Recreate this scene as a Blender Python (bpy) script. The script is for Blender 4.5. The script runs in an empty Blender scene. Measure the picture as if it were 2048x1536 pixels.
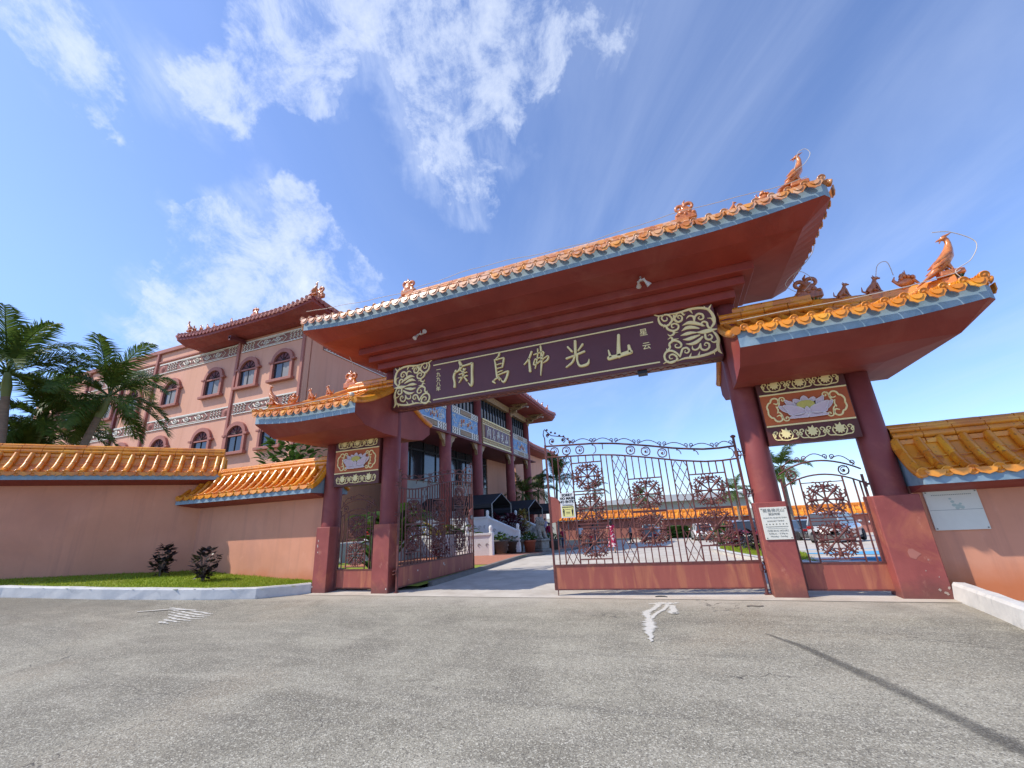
import bpy, math, random
from mathutils import Vector as V, Matrix, noise
S = bpy.context.scene; COL = S.collection
R = random.Random(11)
PI = math.pi
rad = math.radians
# ------------------------------------------------------------------ mesh builder
class MB:
    def __init__(s): s.v=[]; s.f=[]; s.m=[]; s.sm=[]
    def add(s, vs, fs, m=0, smooth=False, M=None):
        o=len(s.v)
        if M is not None: vs=[M@V(p) for p in vs]
        s.v+= [tuple(p) for p in vs]
        for f in fs: s.f.append([i+o for i in f]); s.m.append(m); s.sm.append(smooth)
    def box(s,x0,x1,y0,y1,z0,z1,m=0,M=None):
        s.add([(x0,y0,z0),(x1,y0,z0),(x1,y1,z0),(x0,y1,z0),(x0,y0,z1),(x1,y0,z1),(x1,y1,z1),(x0,y1,z1)],
              [(0,3,2,1),(4,5,6,7),(0,1,5,4),(1,2,6,5),(2,3,7,6),(3,0,4,7)],m,False,M)
    def bbox(s,x0,x1,y0,y1,z0,z1,b=.02,m=0,M=None):   # chamfered box
        vs=[];
        for (z,i) in ((z0,b),(z0+b,0),(z1-b,0),(z1,b)):
            vs+=[(x0+i+ (b if i==0 else 0)*0+b*0,y0+i+b,z),(x0+i+b,y0+i,z),(x1-i-b,y0+i,z),(x1-i,y0+i+b,z),(x1-i,y1-i-b,z),(x1-i-b,y1-i,z),(x0+i+b,y1-i,z),(x0+i,y1-i-b,z)]
        fs=[tuple(range(7,-1,-1)),tuple(range(24,32))]
        for k in range(3):
            for j in range(8):
                fs.append((k*8+j,k*8+(j+1)%8,k*8+8+(j+1)%8,k*8+8+j))
        s.add(vs,fs,m,False,M)
    def prism(s,poly,vec,m=0,M=None,smooth=False):
        n=len(poly); vec=V(vec); vs=[V(p) for p in poly]+[V(p)+vec for p in poly]
        fs=[tuple(range(n-1,-1,-1)),tuple(range(n,2*n))]
        for i in range(n): fs.append((i,(i+1)%n,n+(i+1)%n,n+i))
        s.add(vs,fs,m,smooth,M)
    def tube(s,pts,r,n=8,m=0,M=None,smooth=True,caps=True,flat=1.0,up=None):
        pts=[V(p) for p in pts]; k=len(pts)
        rs=r if isinstance(r,(list,tuple)) else [r]*k
        vs=[]; prev=None
        for i in range(k):
            t=(pts[min(i+1,k-1)]-pts[max(i-1,0)])
            if t.length<1e-9: t=V((0,0,1))
            t.normalize()
            if prev is None:
                a=V(up) if up else (V((0,0,1)) if abs(t.z)<.9 else V((1,0,0)))
                prev=(a-t*a.dot(t)).normalized()
            else:
                prev=(prev-t*prev.dot(t))
                if prev.length<1e-6: prev=V((1,0,0))
                prev.normalize()
            b=t.cross(prev)
            for j in range(n):
                an=2*PI*j/n
                vs.append(pts[i]+prev*math.cos(an)*rs[i]+b*math.sin(an)*rs[i]*flat)
        fs=[]
        for i in range(k-1):
            for j in range(n):
                fs.append((i*n+j,i*n+(j+1)%n,(i+1)*n+(j+1)%n,(i+1)*n+j))
        s.add(vs,fs,m,smooth,M)
        if caps:
            s.add(vs[:n],[tuple(range(n-1,-1,-1))],m,False,M); s.add(vs[-n:],[tuple(range(n))],m,False,M)
    def lathe(s,prof,c=(0,0,0),n=20,m=0,M=None,smooth=True,ax='z'):
        vs=[]
        for (r,z) in prof:
            for j in range(n):
                a=2*PI*j/n; p=(r*math.cos(a),r*math.sin(a),z)
                if ax=='y': p=(p[0],z,p[1])
                if ax=='x': p=(z,p[0],p[1])
                vs.append((c[0]+p[0],c[1]+p[1],c[2]+p[2]))
        fs=[]
        for i in range(len(prof)-1):
            for j in range(n): fs.append((i*n+j,i*n+(j+1)%n,(i+1)*n+(j+1)%n,(i+1)*n+j))
        k=len(prof)-1
        fs.append(tuple(range(n-1,-1,-1))); fs.append(tuple(range(k*n,k*n+n)))
        s.add(vs,fs,m,smooth,M)
    def ell(s,c,r,n=10,m=0,M=None,rot=None):
        vs=[];h=max(4,n//2+1)
        rr=r if isinstance(r,(list,tuple)) else (r,r,r)
        for i in range(h+1):
            th=PI*i/h
            for j in range(n):
                a=2*PI*j/n; p=V((rr[0]*math.sin(th)*math.cos(a),rr[1]*math.sin(th)*math.sin(a),rr[2]*math.cos(th)))
                if rot is not None: p=rot@p
                vs.append(p+V(c))
        fs=[]
        for i in range(h):
            for j in range(n): fs.append((i*n+j,(i+1)*n+j,(i+1)*n+(j+1)%n,i*n+(j+1)%n))
        s.add(vs,fs,m,True,M)
    def stroke(s,pts,y0,th,m=0,M=None,bev=.35):
        """brush stroke in the XZ plane facing -Y: pts (x,z,halfwidth); raised with a bevelled edge"""
        P=[]; 
        # resample
        for i in range(len(pts)-1):
            a=pts[max(i-1,0)];b=pts[i];c=pts[i+1];d=pts[min(i+2,len(pts)-1)]
            for k in range(4):
                t=k/4.
                P.append(tuple(.5*((2*b[j])+(-a[j]+c[j])*t+(2*a[j]-5*b[j]+4*c[j]-d[j])*t*t+(-a[j]+3*b[j]-3*c[j]+d[j])*t*t*t) for j in range(3)))
        P.append(tuple(pts[-1]))
        n=len(P); L=[];Rr=[]
        for i in range(n):
            dx=P[min(i+1,n-1)][0]-P[max(i-1,0)][0]; dz=P[min(i+1,n-1)][1]-P[max(i-1,0)][1]
            l=math.hypot(dx,dz) or 1e-6; nx,nz=-dz/l,dx/l; w=max(P[i][2],.002)
            L.append((P[i][0]+nx*w,P[i][1]+nz*w)); Rr.append((P[i][0]-nx*w,P[i][1]-nz*w))
        def cap(i,j,sgn):
            dx=P[i][0]-P[j][0]; dz=P[i][1]-P[j][1]; l=math.hypot(dx,dz) or 1e-6; dx/=l;dz/=l; w=max(P[i][2],.002)
            o=[]
            for a in (-60,-30,0,30,60):
                a=rad(a)*sgn
                o.append((P[i][0]+w*(dx*math.cos(a)-dz*math.sin(a)),P[i][1]+w*(dx*math.sin(a)+dz*math.cos(a))))
            return o
        out=L+cap(n-1,n-2,-1)+Rr[::-1]+cap(0,1,-1)
        # outline -> quads between mirrored points; simple strip + rounded caps as fans
        def layer(y,ins):
            q=[]
            for i in range(n):
                cx,cz=P[i][0],P[i][1]
                q.append((cx+(L[i][0]-cx)*ins,y,cz+(L[i][1]-cz)*ins)); q.append((cx+(Rr[i][0]-cx)*ins,y,cz+(Rr[i][1]-cz)*ins))
            return q
        a=layer(y0,1); b=layer(y0-th*.6,1); c=layer(y0-th,.7)
        vs=a+b+c; fs=[]; N=2*n
        for i in range(n-1):
            k=2*i
            fs.append((2*N+k,2*N+k+1,2*N+k+3,2*N+k+2))
            for (o1,o2) in ((0,N),(N,2*N)):
                fs.append((o1+k,o2+k,o2+k+2,o1+k+2)); fs.append((o1+k+1,o1+k+3,o2+k+3,o2+k+1))
        s.add(vs,fs,m,False,M)
        for i,j in ((0,1),(n-1,n-2)):
            cp=cap(i,j,1); ctr=(P[i][0],P[i][1]);e=[L[i] if i else Rr[i]]
            side=[(L[i])]; 
            ring=[L[i]]+ (cp if i==0 else cp[::-1])+[Rr[i]]
            # order by angle for safety
            ring=sorted(set(ring),key=lambda p:math.atan2(p[1]-ctr[1],p[0]-ctr[0])); k=len(ring)
            vs=[(p[0],y0,p[1]) for p in ring]+[(p[0],y0-th*.6,p[1]) for p in ring]+[(ctr[0]+(p[0]-ctr[0])*.7,y0-th-.0004,ctr[1]+(p[1]-ctr[1])*.7) for p in ring]
            fs=[tuple(range(2*k,3*k))]
            for q in range(k):
                q2=(q+1)%k
                fs.append((q,q2,k+q2,k+q)); fs.append((k+q,k+q2,2*k+q2,2*k+q))
            s.add(vs,fs,m,False,M)
    def blade(s,a,b,w,m=0,bend=0,up=(0,0,1)):
        a=V(a);b=V(b);d=b-a; sd=d.cross(V(up)); 
        if sd.length<1e-6: sd=V((1,0,0))
        sd.normalize(); mid=(a+b)/2+V(up)*bend
        s.add([a-sd*w*.3,a+sd*w*.3,mid+sd*w*.5,mid-sd*w*.5,b],[(0,1,2,3),(3,2,4)],m,False)
    def build(s,name,mats,parent=None,loc=None,rot=None,rotz=None):
        me=bpy.data.meshes.new(name); me.from_pydata(s.v,[],s.f)
        if not isinstance(mats,(list,tuple)): mats=[mats]
        for m in mats: me.materials.append(m)
        me.polygons.foreach_set('material_index',s.m); me.polygons.foreach_set('use_smooth',s.sm)
        me.update()
        o=bpy.data.objects.new(name,me); COL.objects.link(o)
        if loc: o.location=loc
        if rotz is not None: o.rotation_euler=(0,0,rotz)
        if parent: o.parent=parent
        return o
def tag(o,label,cat,group=None):
    o['label']=label; o['category']=cat
    if group: o['group']=group
    return o
def lab(o,label): o['label']=label; return o
def struct(o,kind='structure'): o['kind']=kind; return o
def thing(name,label,cat,loc=(0,0,0),rz=0,group=None):
    o=bpy.data.objects.new(name,None); o.empty_display_size=.2; COL.objects.link(o); o.location=loc; o.rotation_euler=(0,0,rz)
    return tag(o,label,cat,group)
KIDS={}
def kids(o): return [c for c in bpy.data.objects if c.parent==o]
def dup(root,loc=None,rz=None,label=None,scale=None,group=None):
    r=root.copy(); COL.objects.link(r)
    if loc is not None: r.location=loc
    if rz is not None: r.rotation_euler=(0,0,rz)
    if scale is not None: r.scale=(scale,)*3 if not isinstance(scale,tuple) else scale
    if label: r['label']=label
    if group: r['group']=group
    def rec(a,b):
        for ch in kids(a):
            c=ch.copy(); COL.objects.link(c); c.parent=b; rec(ch,c)
    rec(root,r); return r
# ------------------------------------------------------------------ materials
def mat(name,c,rough=.6,c2=None,scale=4.,amt=.35,bump=.0,bscale=60.,c3=None,s3=.7,a3=.3,metal=0.,coat=0.,spec=.4,detail=5.,stretch=None,lo=.35,hi=.65,lo3=.5,hi3=.75):
    M=bpy.data.materials.new(name); M.use_nodes=True; nt=M.node_tree; N=nt.nodes; L=nt.links
    b=N['Principled BSDF']; b.inputs['Roughness'].default_value=rough; b.inputs['Metallic'].default_value=metal
    b.inputs['Specular IOR Level'].default_value=spec
    if coat: b.inputs['Coat Weight'].default_value=coat; b.inputs['Coat Roughness'].default_value=.12
    tc=N.new('ShaderNodeTexCoord'); src=tc.outputs['Object']
    if stretch:
        mp=N.new('ShaderNodeMapping'); mp.inputs['Scale'].default_value=stretch; L.new(src,mp.inputs[0]); src2=mp.outputs[0]
    else: src2=src
    def nz(sc,d,s=src2,dist=0):
        n=N.new('ShaderNodeTexNoise'); n.inputs['Scale'].default_value=sc; n.inputs['Detail'].default_value=d; n.inputs['Roughness'].default_value=.62
        n.inputs['Distortion'].default_value=dist; L.new(s,n.inputs['Vector']); return n
    def ramp(n,a,bb,x):
        r=N.new('ShaderNodeMapRange'); r.inputs[1].default_value=a; r.inputs[2].default_value=bb; r.inputs[4].default_value=x; L.new(n.outputs['Fac'],r.inputs[0]); return r.outputs[0]
    def mix(f,a,bcol):
        m=N.new('ShaderNodeMix'); m.data_type='RGBA'; L.new(f,m.inputs[0])
        if isinstance(a,tuple): m.inputs[6].default_value=(*a,1)
        else: L.new(a,m.inputs[6])
        m.inputs[7].default_value=(*bcol,1); return m.outputs[2]
    if c2 is None: c2=tuple(x*.72 for x in c)
    out=mix(ramp(nz(scale,detail),lo,hi,amt if amt<=1 else 1),tuple(c),c2)
    if c3 is not None: out=mix(ramp(nz(s3,6,dist=.6),lo3,hi3,a3),out,c3)
    L.new(out,b.inputs['Base Color'])
    if bump:
        n=nz(bscale,4,src); bp=N.new('ShaderNodeBump'); bp.inputs['Strength'].default_value=bump; bp.inputs['Distance'].default_value=.01
        L.new(n.outputs['Fac'],bp.inputs['Height']); L.new(bp.outputs[0],b.inputs['Normal'])
    return M
MT={}
MT['col']=mat('faded_maroon_paint',(.27,.062,.055),.55,(.20,.042,.042),1.6,.7,.15,30,c3=(.42,.13,.08),s3=1.3,a3=.45,lo3=.54,hi3=.72)
MT['plinth']=mat('worn_red_plinth_paint',(.33,.082,.067),.6,(.24,.052,.045),2.2,.7,.25,25,c3=(.50,.17,.08),s3=1.1,a3=.7,lo3=.52,hi3=.72)
MT['soffit']=mat('red_soffit_paint',(.30,.052,.037),.62,(.22,.036,.028),1.1,.9,.15,20,c3=(.42,.15,.11),s3=.7,a3=.45)
MT['salmon']=mat('salmon_render',(.75,.335,.205),.88,(.67,.29,.17),.8,.8,.35,120,c3=(.50,.23,.16),s3=.5,a3=.5)
def stainwall(M,zr,col,streakcol):
    nt=M.node_tree;N=nt.nodes;L=nt.links;b=N['Principled BSDF']; src=b.inputs['Base Color'].links[0].from_socket; tc=N.new('ShaderNodeTexCoord')
    def ns(sc,scale,d=6):
        m=N.new('ShaderNodeMapping'); m.inputs['Scale'].default_value=scale; L.new(tc.outputs['Object'],m.inputs[0]); n=N.new('ShaderNodeTexNoise'); n.inputs['Scale'].default_value=sc; n.inputs['Detail'].default_value=d; n.inputs['Roughness'].default_value=.65; L.new(m.outputs[0],n.inputs['Vector']); return n.outputs['Fac']
    def mr(x,a,bb,c=0.,d=1.):
        n=N.new('ShaderNodeMapRange'); L.new(x,n.inputs[0])
        for i,q in enumerate((a,bb,c,d)): n.inputs[i+1].default_value=q
        return n.outputs[0]
    def mix(f,a,c):
        m=N.new('ShaderNodeMix'); m.data_type='RGBA'; L.new(f,m.inputs[0]); L.new(a,m.inputs[6]); m.inputs[7].default_value=(*c,1); return m.outputs[2]
    def mul(a,c):
        n=N.new('ShaderNodeMath'); n.operation='MULTIPLY'; L.new(a,n.inputs[0]); L.new(c,n.inputs[1]); return n.outputs[0]
    sx=N.new('ShaderNodeSeparateXYZ'); L.new(tc.outputs['Object'],sx.inputs[0]); z=sx.outputs['Z']
    o=mix(mr(ns(1.,(3.2,3.2,.16)),.52,.74,0,.42),src,streakcol)
    o=mix(mr(ns(5.,(1,1,.7),8),.60,.72,0,.35),o,tuple(min(1,c*1.25) for c in (.62,.30,.20)))
    ad=N.new('ShaderNodeMath'); ad.operation='MULTIPLY_ADD'; L.new(ns(2.2,(1,1,1)),ad.inputs[0]); ad.inputs[1].default_value=-.55; L.new(z,ad.inputs[2])
    o=mix(mr(ad.outputs[0],zr[1]-.28,zr[0]-.28,0,.75),o,col)
    L.new(o,b.inputs['Base Color'])
stainwall(MT['salmon'],(.15,.62),(.62,.17,.05),(.43,.19,.13))
MT['salmon2']=mat('pink_facade_paint',(.74,.39,.265),.85,(.68,.345,.225),.6,.8,.1,20,c3=(.66,.34,.21),s3=.25,a3=.6,stretch=(1,1,.25))
stainwall(MT['salmon2'],(-9,-8),(.6,.2,.1),(.52,.25,.18))
stainwall(MT['plinth'],(.05,.38),(.13,.055,.045),(.24,.06,.05))
MT['trim']=mat('terracotta_trim_and_shaded_wall',(.42,.16,.12),.7,None,3,.5)
MT['dtrim']=mat('dark_red_trim',(.16,.035,.035),.6,None,3,.5)
MT['tile']=mat('orange_glazed_tile',(.90,.34,.02),.30,(.72,.20,.012),3.2,.85,.08,40,c3=(.42,.10,.015),s3=1.7,a3=.6,spec=.5,coat=.25,lo3=.55,hi3=.75)
MT['tile_old']=mat('weathered_glazed_tile',(.74,.27,.05),.3,(.55,.16,.025),6,.9,.12,50,c3=(.76,.55,.42),s3=9,a3=.6,spec=.55,coat=.3,lo3=.5,hi3=.62)
def cellvar(M,sc,cols,amt):
    nt=M.node_tree;N=nt.nodes;L=nt.links;b=N['Principled BSDF']; src=b.inputs['Base Color'].links[0].from_socket; tc=N.new('ShaderNodeTexCoord')
    v=N.new('ShaderNodeTexVoronoi'); v.inputs['Scale'].default_value=sc; L.new(tc.outputs['Object'],v.inputs['Vector']); s_=N.new('ShaderNodeSeparateColor'); L.new(v.outputs['Color'],s_.inputs[0])
    for i,c in enumerate(cols):
        r=N.new('ShaderNodeMapRange'); L.new(s_.outputs[i],r.inputs[0]); r.inputs[1].default_value=.45; r.inputs[2].default_value=.95; r.inputs[4].default_value=amt
        m=N.new('ShaderNodeMix'); m.data_type='RGBA'; L.new(r.outputs[0],m.inputs[0]); L.new(src,m.inputs[6]); m.inputs[7].default_value=(*c,1); src=m.outputs[2]
    n=N.new('ShaderNodeTexNoise'); n.inputs['Scale'].default_value=16; n.inputs['Detail'].default_value=6; L.new(tc.outputs['Object'],n.inputs['Vector']); r=N.new('ShaderNodeMapRange'); L.new(n.outputs['Fac'],r.inputs[0]); r.inputs[1].default_value=.60; r.inputs[2].default_value=.68; r.inputs[4].default_value=.6
    m=N.new('ShaderNodeMix'); m.data_type='RGBA'; L.new(r.outputs[0],m.inputs[0]); L.new(src,m.inputs[6]); m.inputs[7].default_value=(.16,.09,.045,1); L.new(m.outputs[2],b.inputs['Base Color'])
cellvar(MT['tile'],3.4,((.95,.46,.04),(.55,.13,.012),(.70,.24,.03)),.6); cellvar(MT['tile_old'],4.,((.85,.38,.06),(.45,.13,.03),(.76,.5,.34)),.6)
MT['tile_red']=mat('brick_red_roof_tile',(.42,.13,.09),.4,(.30,.08,.06),5,.8)
MT['fig']=mat('orange_glazed_figure',(.72,.25,.05),.25,(.40,.09,.02),14,.9,.3,60,spec=.6,coat=.4)
MT['figdark']=mat('brown_glazed_figure',(.50,.165,.05),.35,(.28,.085,.03),14,.9,.3,60,spec=.6,coat=.3)
MT['mortar']=mat('grey_mortar',(.42,.33,.27),.9,None,12,.7,.3,60)
MT['fascia']=mat('blue_grey_fascia',(.20,.30,.36),.65,(.32,.42,.48),2.6,.9,.1,30,c3=(.15,.22,.30),s3=3.5,a3=.7,lo3=.52,hi3=.68)
MT['gold']=mat('pale_gold_paint',(.95,.79,.37),.40,(.88,.70,.29),5,.5)
MT['goldrim']=mat('gold_edge_shadow',(.25,.13,.05),.5)
MT['board']=mat('maroon_name_board',(.135,.034,.030),.38,(.105,.025,.024),1.2,.7,c3=(.16,.05,.06),s3=.6,a3=.5)
MT['panelred']=mat('orange_red_panel',(.54,.12,.025),.55,(.36,.07,.03),2,.6)
MT['paneldark']=mat('dark_maroon_panel',(.12,.030,.024),.5,None,3,.5)
MT['petal']=mat('lilac_petal_paint',(.68,.53,.54),.5,(.58,.43,.46),8,.5)
MT['petal_edge']=mat('white_petal_edge',(.78,.70,.68),.5,None,8,.3)
MT['seed']=mat('yellow_green_seed_head',(.62,.52,.12),.6,None,20,.4)
MT['iron']=mat('rust_red_iron',(.155,.047,.040),.55,(.09,.03,.027),9,.9,.2,60,c3=(.30,.10,.05),s3=5,a3=.6)
MT['kick']=mat('rusty_red_sheet',(.34,.093,.066),.55,(.27,.068,.05),1.5,.7,.1,20,c3=(.50,.19,.09),s3=2.2,a3=.65,stretch=(2.5,2.5,.35),lo3=.5,hi3=.68)
MT['white']=mat('white_paint',(.78,.77,.73),.6,(.70,.69,.66),3,.5,c3=(.55,.54,.5),s3=1.2,a3=.3)
MT['kerb']=mat('white_kerb_paint',(.68,.66,.61),.75,(.56,.55,.52),4,.9,.35,30,c3=(.30,.31,.31),s3=2.5,a3=.7,lo3=.58,hi3=.72)
MT['plaque']=mat('white_marble_plaque',(.76,.73,.62),.3,(.66,.64,.54),2,.6)
MT['black']=mat('black_paint',(.012,.012,.014),.5)
MT['ink']=mat('grey_ink',(.26,.26,.22),.6)
MT['green_ink']=mat('green_ink',(.50,.58,.50),.6,None,30,.5)
MT['yellow']=mat('pale_yellow_paper',(.78,.70,.25),.6,None,3,.2)
MT['cable']=mat('pale_cable_sheath',(.62,.55,.45),.5,None,20,.4)
MT['lampwhite']=mat('dusty_white_metal',(.62,.56,.50),.4,None,12,.5)
MT['glass']=mat('dark_window_glass',(.02,.025,.03),.08,(.035,.04,.045),.5,.8,spec=.8)
MT['curtain']=mat('pale_curtain',(.30,.29,.28),.7,(.16,.16,.17),2,.8,stretch=(8,8,.3))
MT['bark']=mat('palm_bark',(.26,.21,.16),.9,(.17,.14,.11),3,.8,.6,25,stretch=(1,1,5))
MT['shaft']=mat('green_crownshaft',(.16,.22,.06),.5,(.22,.24,.10),3,.7,stretch=(1,1,.4))
MT['stone']=mat('grey_carved_stone',(.36,.34,.29),.9,(.22,.20,.17),6,.9,.5,40)
MT['pot_grey']=mat('grey_planter',(.12,.11,.10),.8,None,6,.6)
MT['pot_red']=mat('terracotta_planter',(.38,.11,.06),.8,None,6,.6)
MT['canopy']=mat('black_canopy_cloth',(.02,.022,.026),.7,None,2,.6)
MT['steel']=mat('dull_steel',(.30,.31,.31),.4,None,8,.5,metal=.5)
MT['skin']=mat('skin',(.48,.26,.17),.55,None,20,.2)
MT['hair']=mat('dark_hair',(.015,.012,.012),.5)
MT['tyre']=mat('tyre_rubber',(.015,.015,.016),.8)
MT['rim']=mat('wheel_rim',(.45,.46,.47),.3,metal=.8)
MT['tail']=mat('tail_light',(.35,.01,.01),.25)
MT['lens']=mat('headlight_glass',(.7,.72,.74),.15)
MT['bluepanel']=mat('blue_painted_panel',(.10,.22,.42),.6,(.26,.42,.60),3.5,.95,c3=(.62,.68,.62),s3=3.,a3=.8,lo3=.56,hi3=.66)
MT['goldpanel']=mat('carved_gold_panel',(.45,.30,.13),.5,(.16,.08,.05),14,.9)
MT['banddark']=mat('brown_band',(.30,.13,.10),.7,None,3,.4)
MT['bandwhite']=mat('cream_band_relief',(.80,.75,.64),.7,None,6,.4)
MT['greywall']=mat('pale_grey_wall',(.42,.44,.40),.8,None,1,.4)
MT['slab']=mat('far_grey_roof',(.50,.51,.50),.7,(.40,.41,.41),.3,.5)
def leafmat(name,c,c2,tr=.25,rough=.45,sc=3.):
    M=mat(name,c,rough,c2,sc,.95,spec=.35); nt=M.node_tree;N=nt.nodes;L=nt.links; b=N['Principled BSDF']
    out=N['Material Output']; t=N.new('ShaderNodeBsdfTranslucent'); mx=N.new('ShaderNodeMixShader'); mx.inputs[0].default_value=tr
    src=b.inputs['Base Color'].links[0].from_socket
    L.new(src,t.inputs[0]); L.new(b.outputs[0],mx.inputs[1]); L.new(t.outputs[0],mx.inputs[2]); L.new(mx.outputs[0],out.inputs[0]); return M
MT['palm']=leafmat('palm_leaf',(.055,.11,.02),(.12,.175,.03),.35)
MT['leaf']=leafmat('green_leaf',(.035,.085,.015),(.08,.15,.025),.3)
MT['dleaf']=leafmat('dark_purple_leaf',(.022,.02,.016),(.045,.03,.03),.1,.35)
MT['crimson']=leafmat('crimson_leaf',(.12,.012,.03),(.06,.01,.02),.2)
MT['ylw']=leafmat('yellow_croton_leaf',(.42,.28,.06),(.2,.2,.04),.2)
MT['grass']=leafmat('grass_blade',(.27,.36,.02),(.34,.38,.04),.3,.7,1.2)
MT['turf']=mat('turf_soil',(.20,.28,.02),.95,(.28,.33,.03),1.6,.9,.6,60,c3=(.20,.16,.08),s3=1.2,a3=.4)
MT['earth']=mat('dry_ground',(.30,.27,.21),.95,(.22,.22,.13),.05,.9)
# ------------------------------------------------------------------ terrain height
def sst(a,b,x):
    t=min(1,max(0,(x-a)/(b-a))); return t*t*(3-2*t)
def gz_old(x,y):
    left=.065*max(0,-10-x); left=min(left,.8)*(1-sst(3,9,y))
    s=max(0,y-6); fall=.041*s*sst(0,6,s) if s<34 else .041*34
    return left-fall
def grid(name,xs,ys,fn,m,parent=None,keep=None):
    b=MB(); nx=len(xs); vs=[(x,y,fn(x,y)) for y in ys for x in xs]; fs=[]
    for j in range(len(ys)-1):
        for i in range(nx-1):
            if keep and not keep((xs[i]+xs[i+1])/2,(ys[j]+ys[j+1])/2): continue
            fs.append((j*nx+i,j*nx+i+1,(j+1)*nx+i+1,(j+1)*nx+i))
    b.add(vs,fs,0,True); return b.build(name,m,parent)
def lin(a,b,n): return [a+(b-a)*i/n for i in range(n+1)]
def gz(x,y):
    left=.065*max(0,-10-x); left=min(left,.8)*(1-sst(3,9,y))
    s=min(max(0,y-8),33)
    return left-.044*s*sst(0,4,s)
# ------------------------------------------------------------------ camera, sun, sky
cam=bpy.data.cameras.new('camera'); co=bpy.data.objects.new('camera',cam); COL.objects.link(co); S.camera=co
cam.sensor_width=36; cam.lens=827.954/2048*36; cam.clip_start=.05; cam.clip_end=3000
yaw,pit,rol=-.3516,.3161,-.0541
fw=V((math.sin(yaw)*math.cos(pit),math.cos(yaw)*math.cos(pit),math.sin(pit))); rt=V((math.cos(yaw),-math.sin(yaw),0)); up=rt.cross(fw)
r2=math.cos(rol)*rt+math.sin(rol)*up; u2=-math.sin(rol)*rt+math.cos(rol)*up
Mx=Matrix((r2,u2,-fw)).transposed().to_4x4(); Mx.translation=V((0,-9.8,1.65)); co.matrix_world=Mx
def pixdir(px,py):
    return (r2*((px-1024)/827.954)-u2*((py-768)/827.954)+fw).normalized()
sd=V((-.75,-.486,1)).normalized()
sl=bpy.data.lights.new('sun','SUN'); sl.energy=3.9; sl.angle=rad(.53); sl.color=(1,.93,.82)
so=bpy.data.objects.new('sun',sl); COL.objects.link(so); so.rotation_euler=sd.to_track_quat('Z','Y').to_euler(); so.location=(-20,-15,30)
W=bpy.data.worlds.new('World'); S.world=W; W.use_nodes=True; nt=W.node_tree; N=nt.nodes; L=nt.links
bg=N['Background']; sky=N.new('ShaderNodeTexSky'); sky.sky_type='NISHITA'; sky.sun_disc=False
sky.sun_elevation=math.asin(sd.z); sky.sun_rotation=math.atan2(sd.x,sd.y); sky.air_density=1.; sky.dust_density=.25; sky.ozone_density=1.6; sky.altitude=0
bg.inputs[1].default_value=.15
tc=N.new('ShaderNodeTexCoord'); D=tc.outputs['Generated']
def mth(op,a,b=None,clamp=False):
    n=N.new('ShaderNodeMath'); n.operation=op; n.use_clamp=clamp
    for i,x in enumerate((a,b)):
        if x is None: continue
        if isinstance(x,(int,float)): n.inputs[i].default_value=x
        else: L.new(x,n.inputs[i])
    return n.outputs[0]
def noi(vec,sc,det,ro=.6,dist=0):
    n=N.new('ShaderNodeTexNoise'); n.inputs['Scale'].default_value=sc; n.inputs['Detail'].default_value=det; n.inputs['Roughness'].default_value=ro; n.inputs['Distortion'].default_value=dist
    L.new(vec,n.inputs['Vector']); return n.outputs['Fac']
def mr(x,a,b,c=0,d=1,ty='SMOOTHSTEP'):
    n=N.new('ShaderNodeMapRange'); n.interpolation_type=ty; L.new(x,n.inputs[0])
    for i,q in enumerate((a,b,c,d)): n.inputs[i+1].default_value=q
    return n.outputs[0]
# wispy domain warp so the masses get ragged streaky edges
wn=N.new('ShaderNodeTexNoise'); wn.inputs['Scale'].default_value=3.2; wn.inputs['Detail'].default_value=6; wn.inputs['Roughness'].default_value=.62; L.new(D,wn.inputs['Vector'])
w1=N.new('ShaderNodeVectorMath'); w1.operation='SUBTRACT'; L.new(wn.outputs['Color'],w1.inputs[0]); w1.inputs[1].default_value=(.5,.5,.5)
w2=N.new('ShaderNodeVectorMath'); w2.operation='MULTIPLY_ADD'; L.new(w1.outputs[0],w2.inputs[0]); w2.inputs[1].default_value=(.34,.34,.34); L.new(D,w2.inputs[2]); WD=w2.outputs[0]
blobs=[(930,-40,190,1),(960,120,150,1.),(950,250,110,1),(955,350,70,.9),(955,415,34,.7),(880,60,120,.8),(1030,40,130,.9),(1060,150,80,.6),(1180,70,120,.55),(1250,10,90,.5),
 (560,-20,150,.9),(590,90,110,.95),(640,170,70,.8),(540,150,90,.55),(440,200,75,.8),(380,150,60,.6),(330,90,60,.4),(700,60,90,.5),(30,40,120,1),(90,110,90,.8),(150,180,50,.4),(20,-60,160,.9),(200,200,40,.3),
 (560,420,75,1),(500,470,85,1),(410,440,55,.9),(560,500,95,1),(480,560,100,.95),(380,600,90,.8),(300,620,80,.7),(620,560,90,.9),(690,590,60,.7),(690,500,34,.6),(590,620,120,.8),(440,640,110,.7),(545,330,18,.5),(750,600,50,.5)]
acc=None
for (px,py,r_,wt) in blobs:
    c=pixdir(px,py); n=N.new('ShaderNodeVectorMath'); n.operation='DISTANCE'; L.new(WD,n.inputs[0]); n.inputs[1].default_value=c
    cosf=c.dot(fw); k=cosf*.9   # pixels shrink towards the frame edge
    a=mr(n.outputs['Value'],r_/827.954*k*2.05,0,0,wt)
    acc=a if acc is None else mth('ADD',acc,a)
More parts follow.
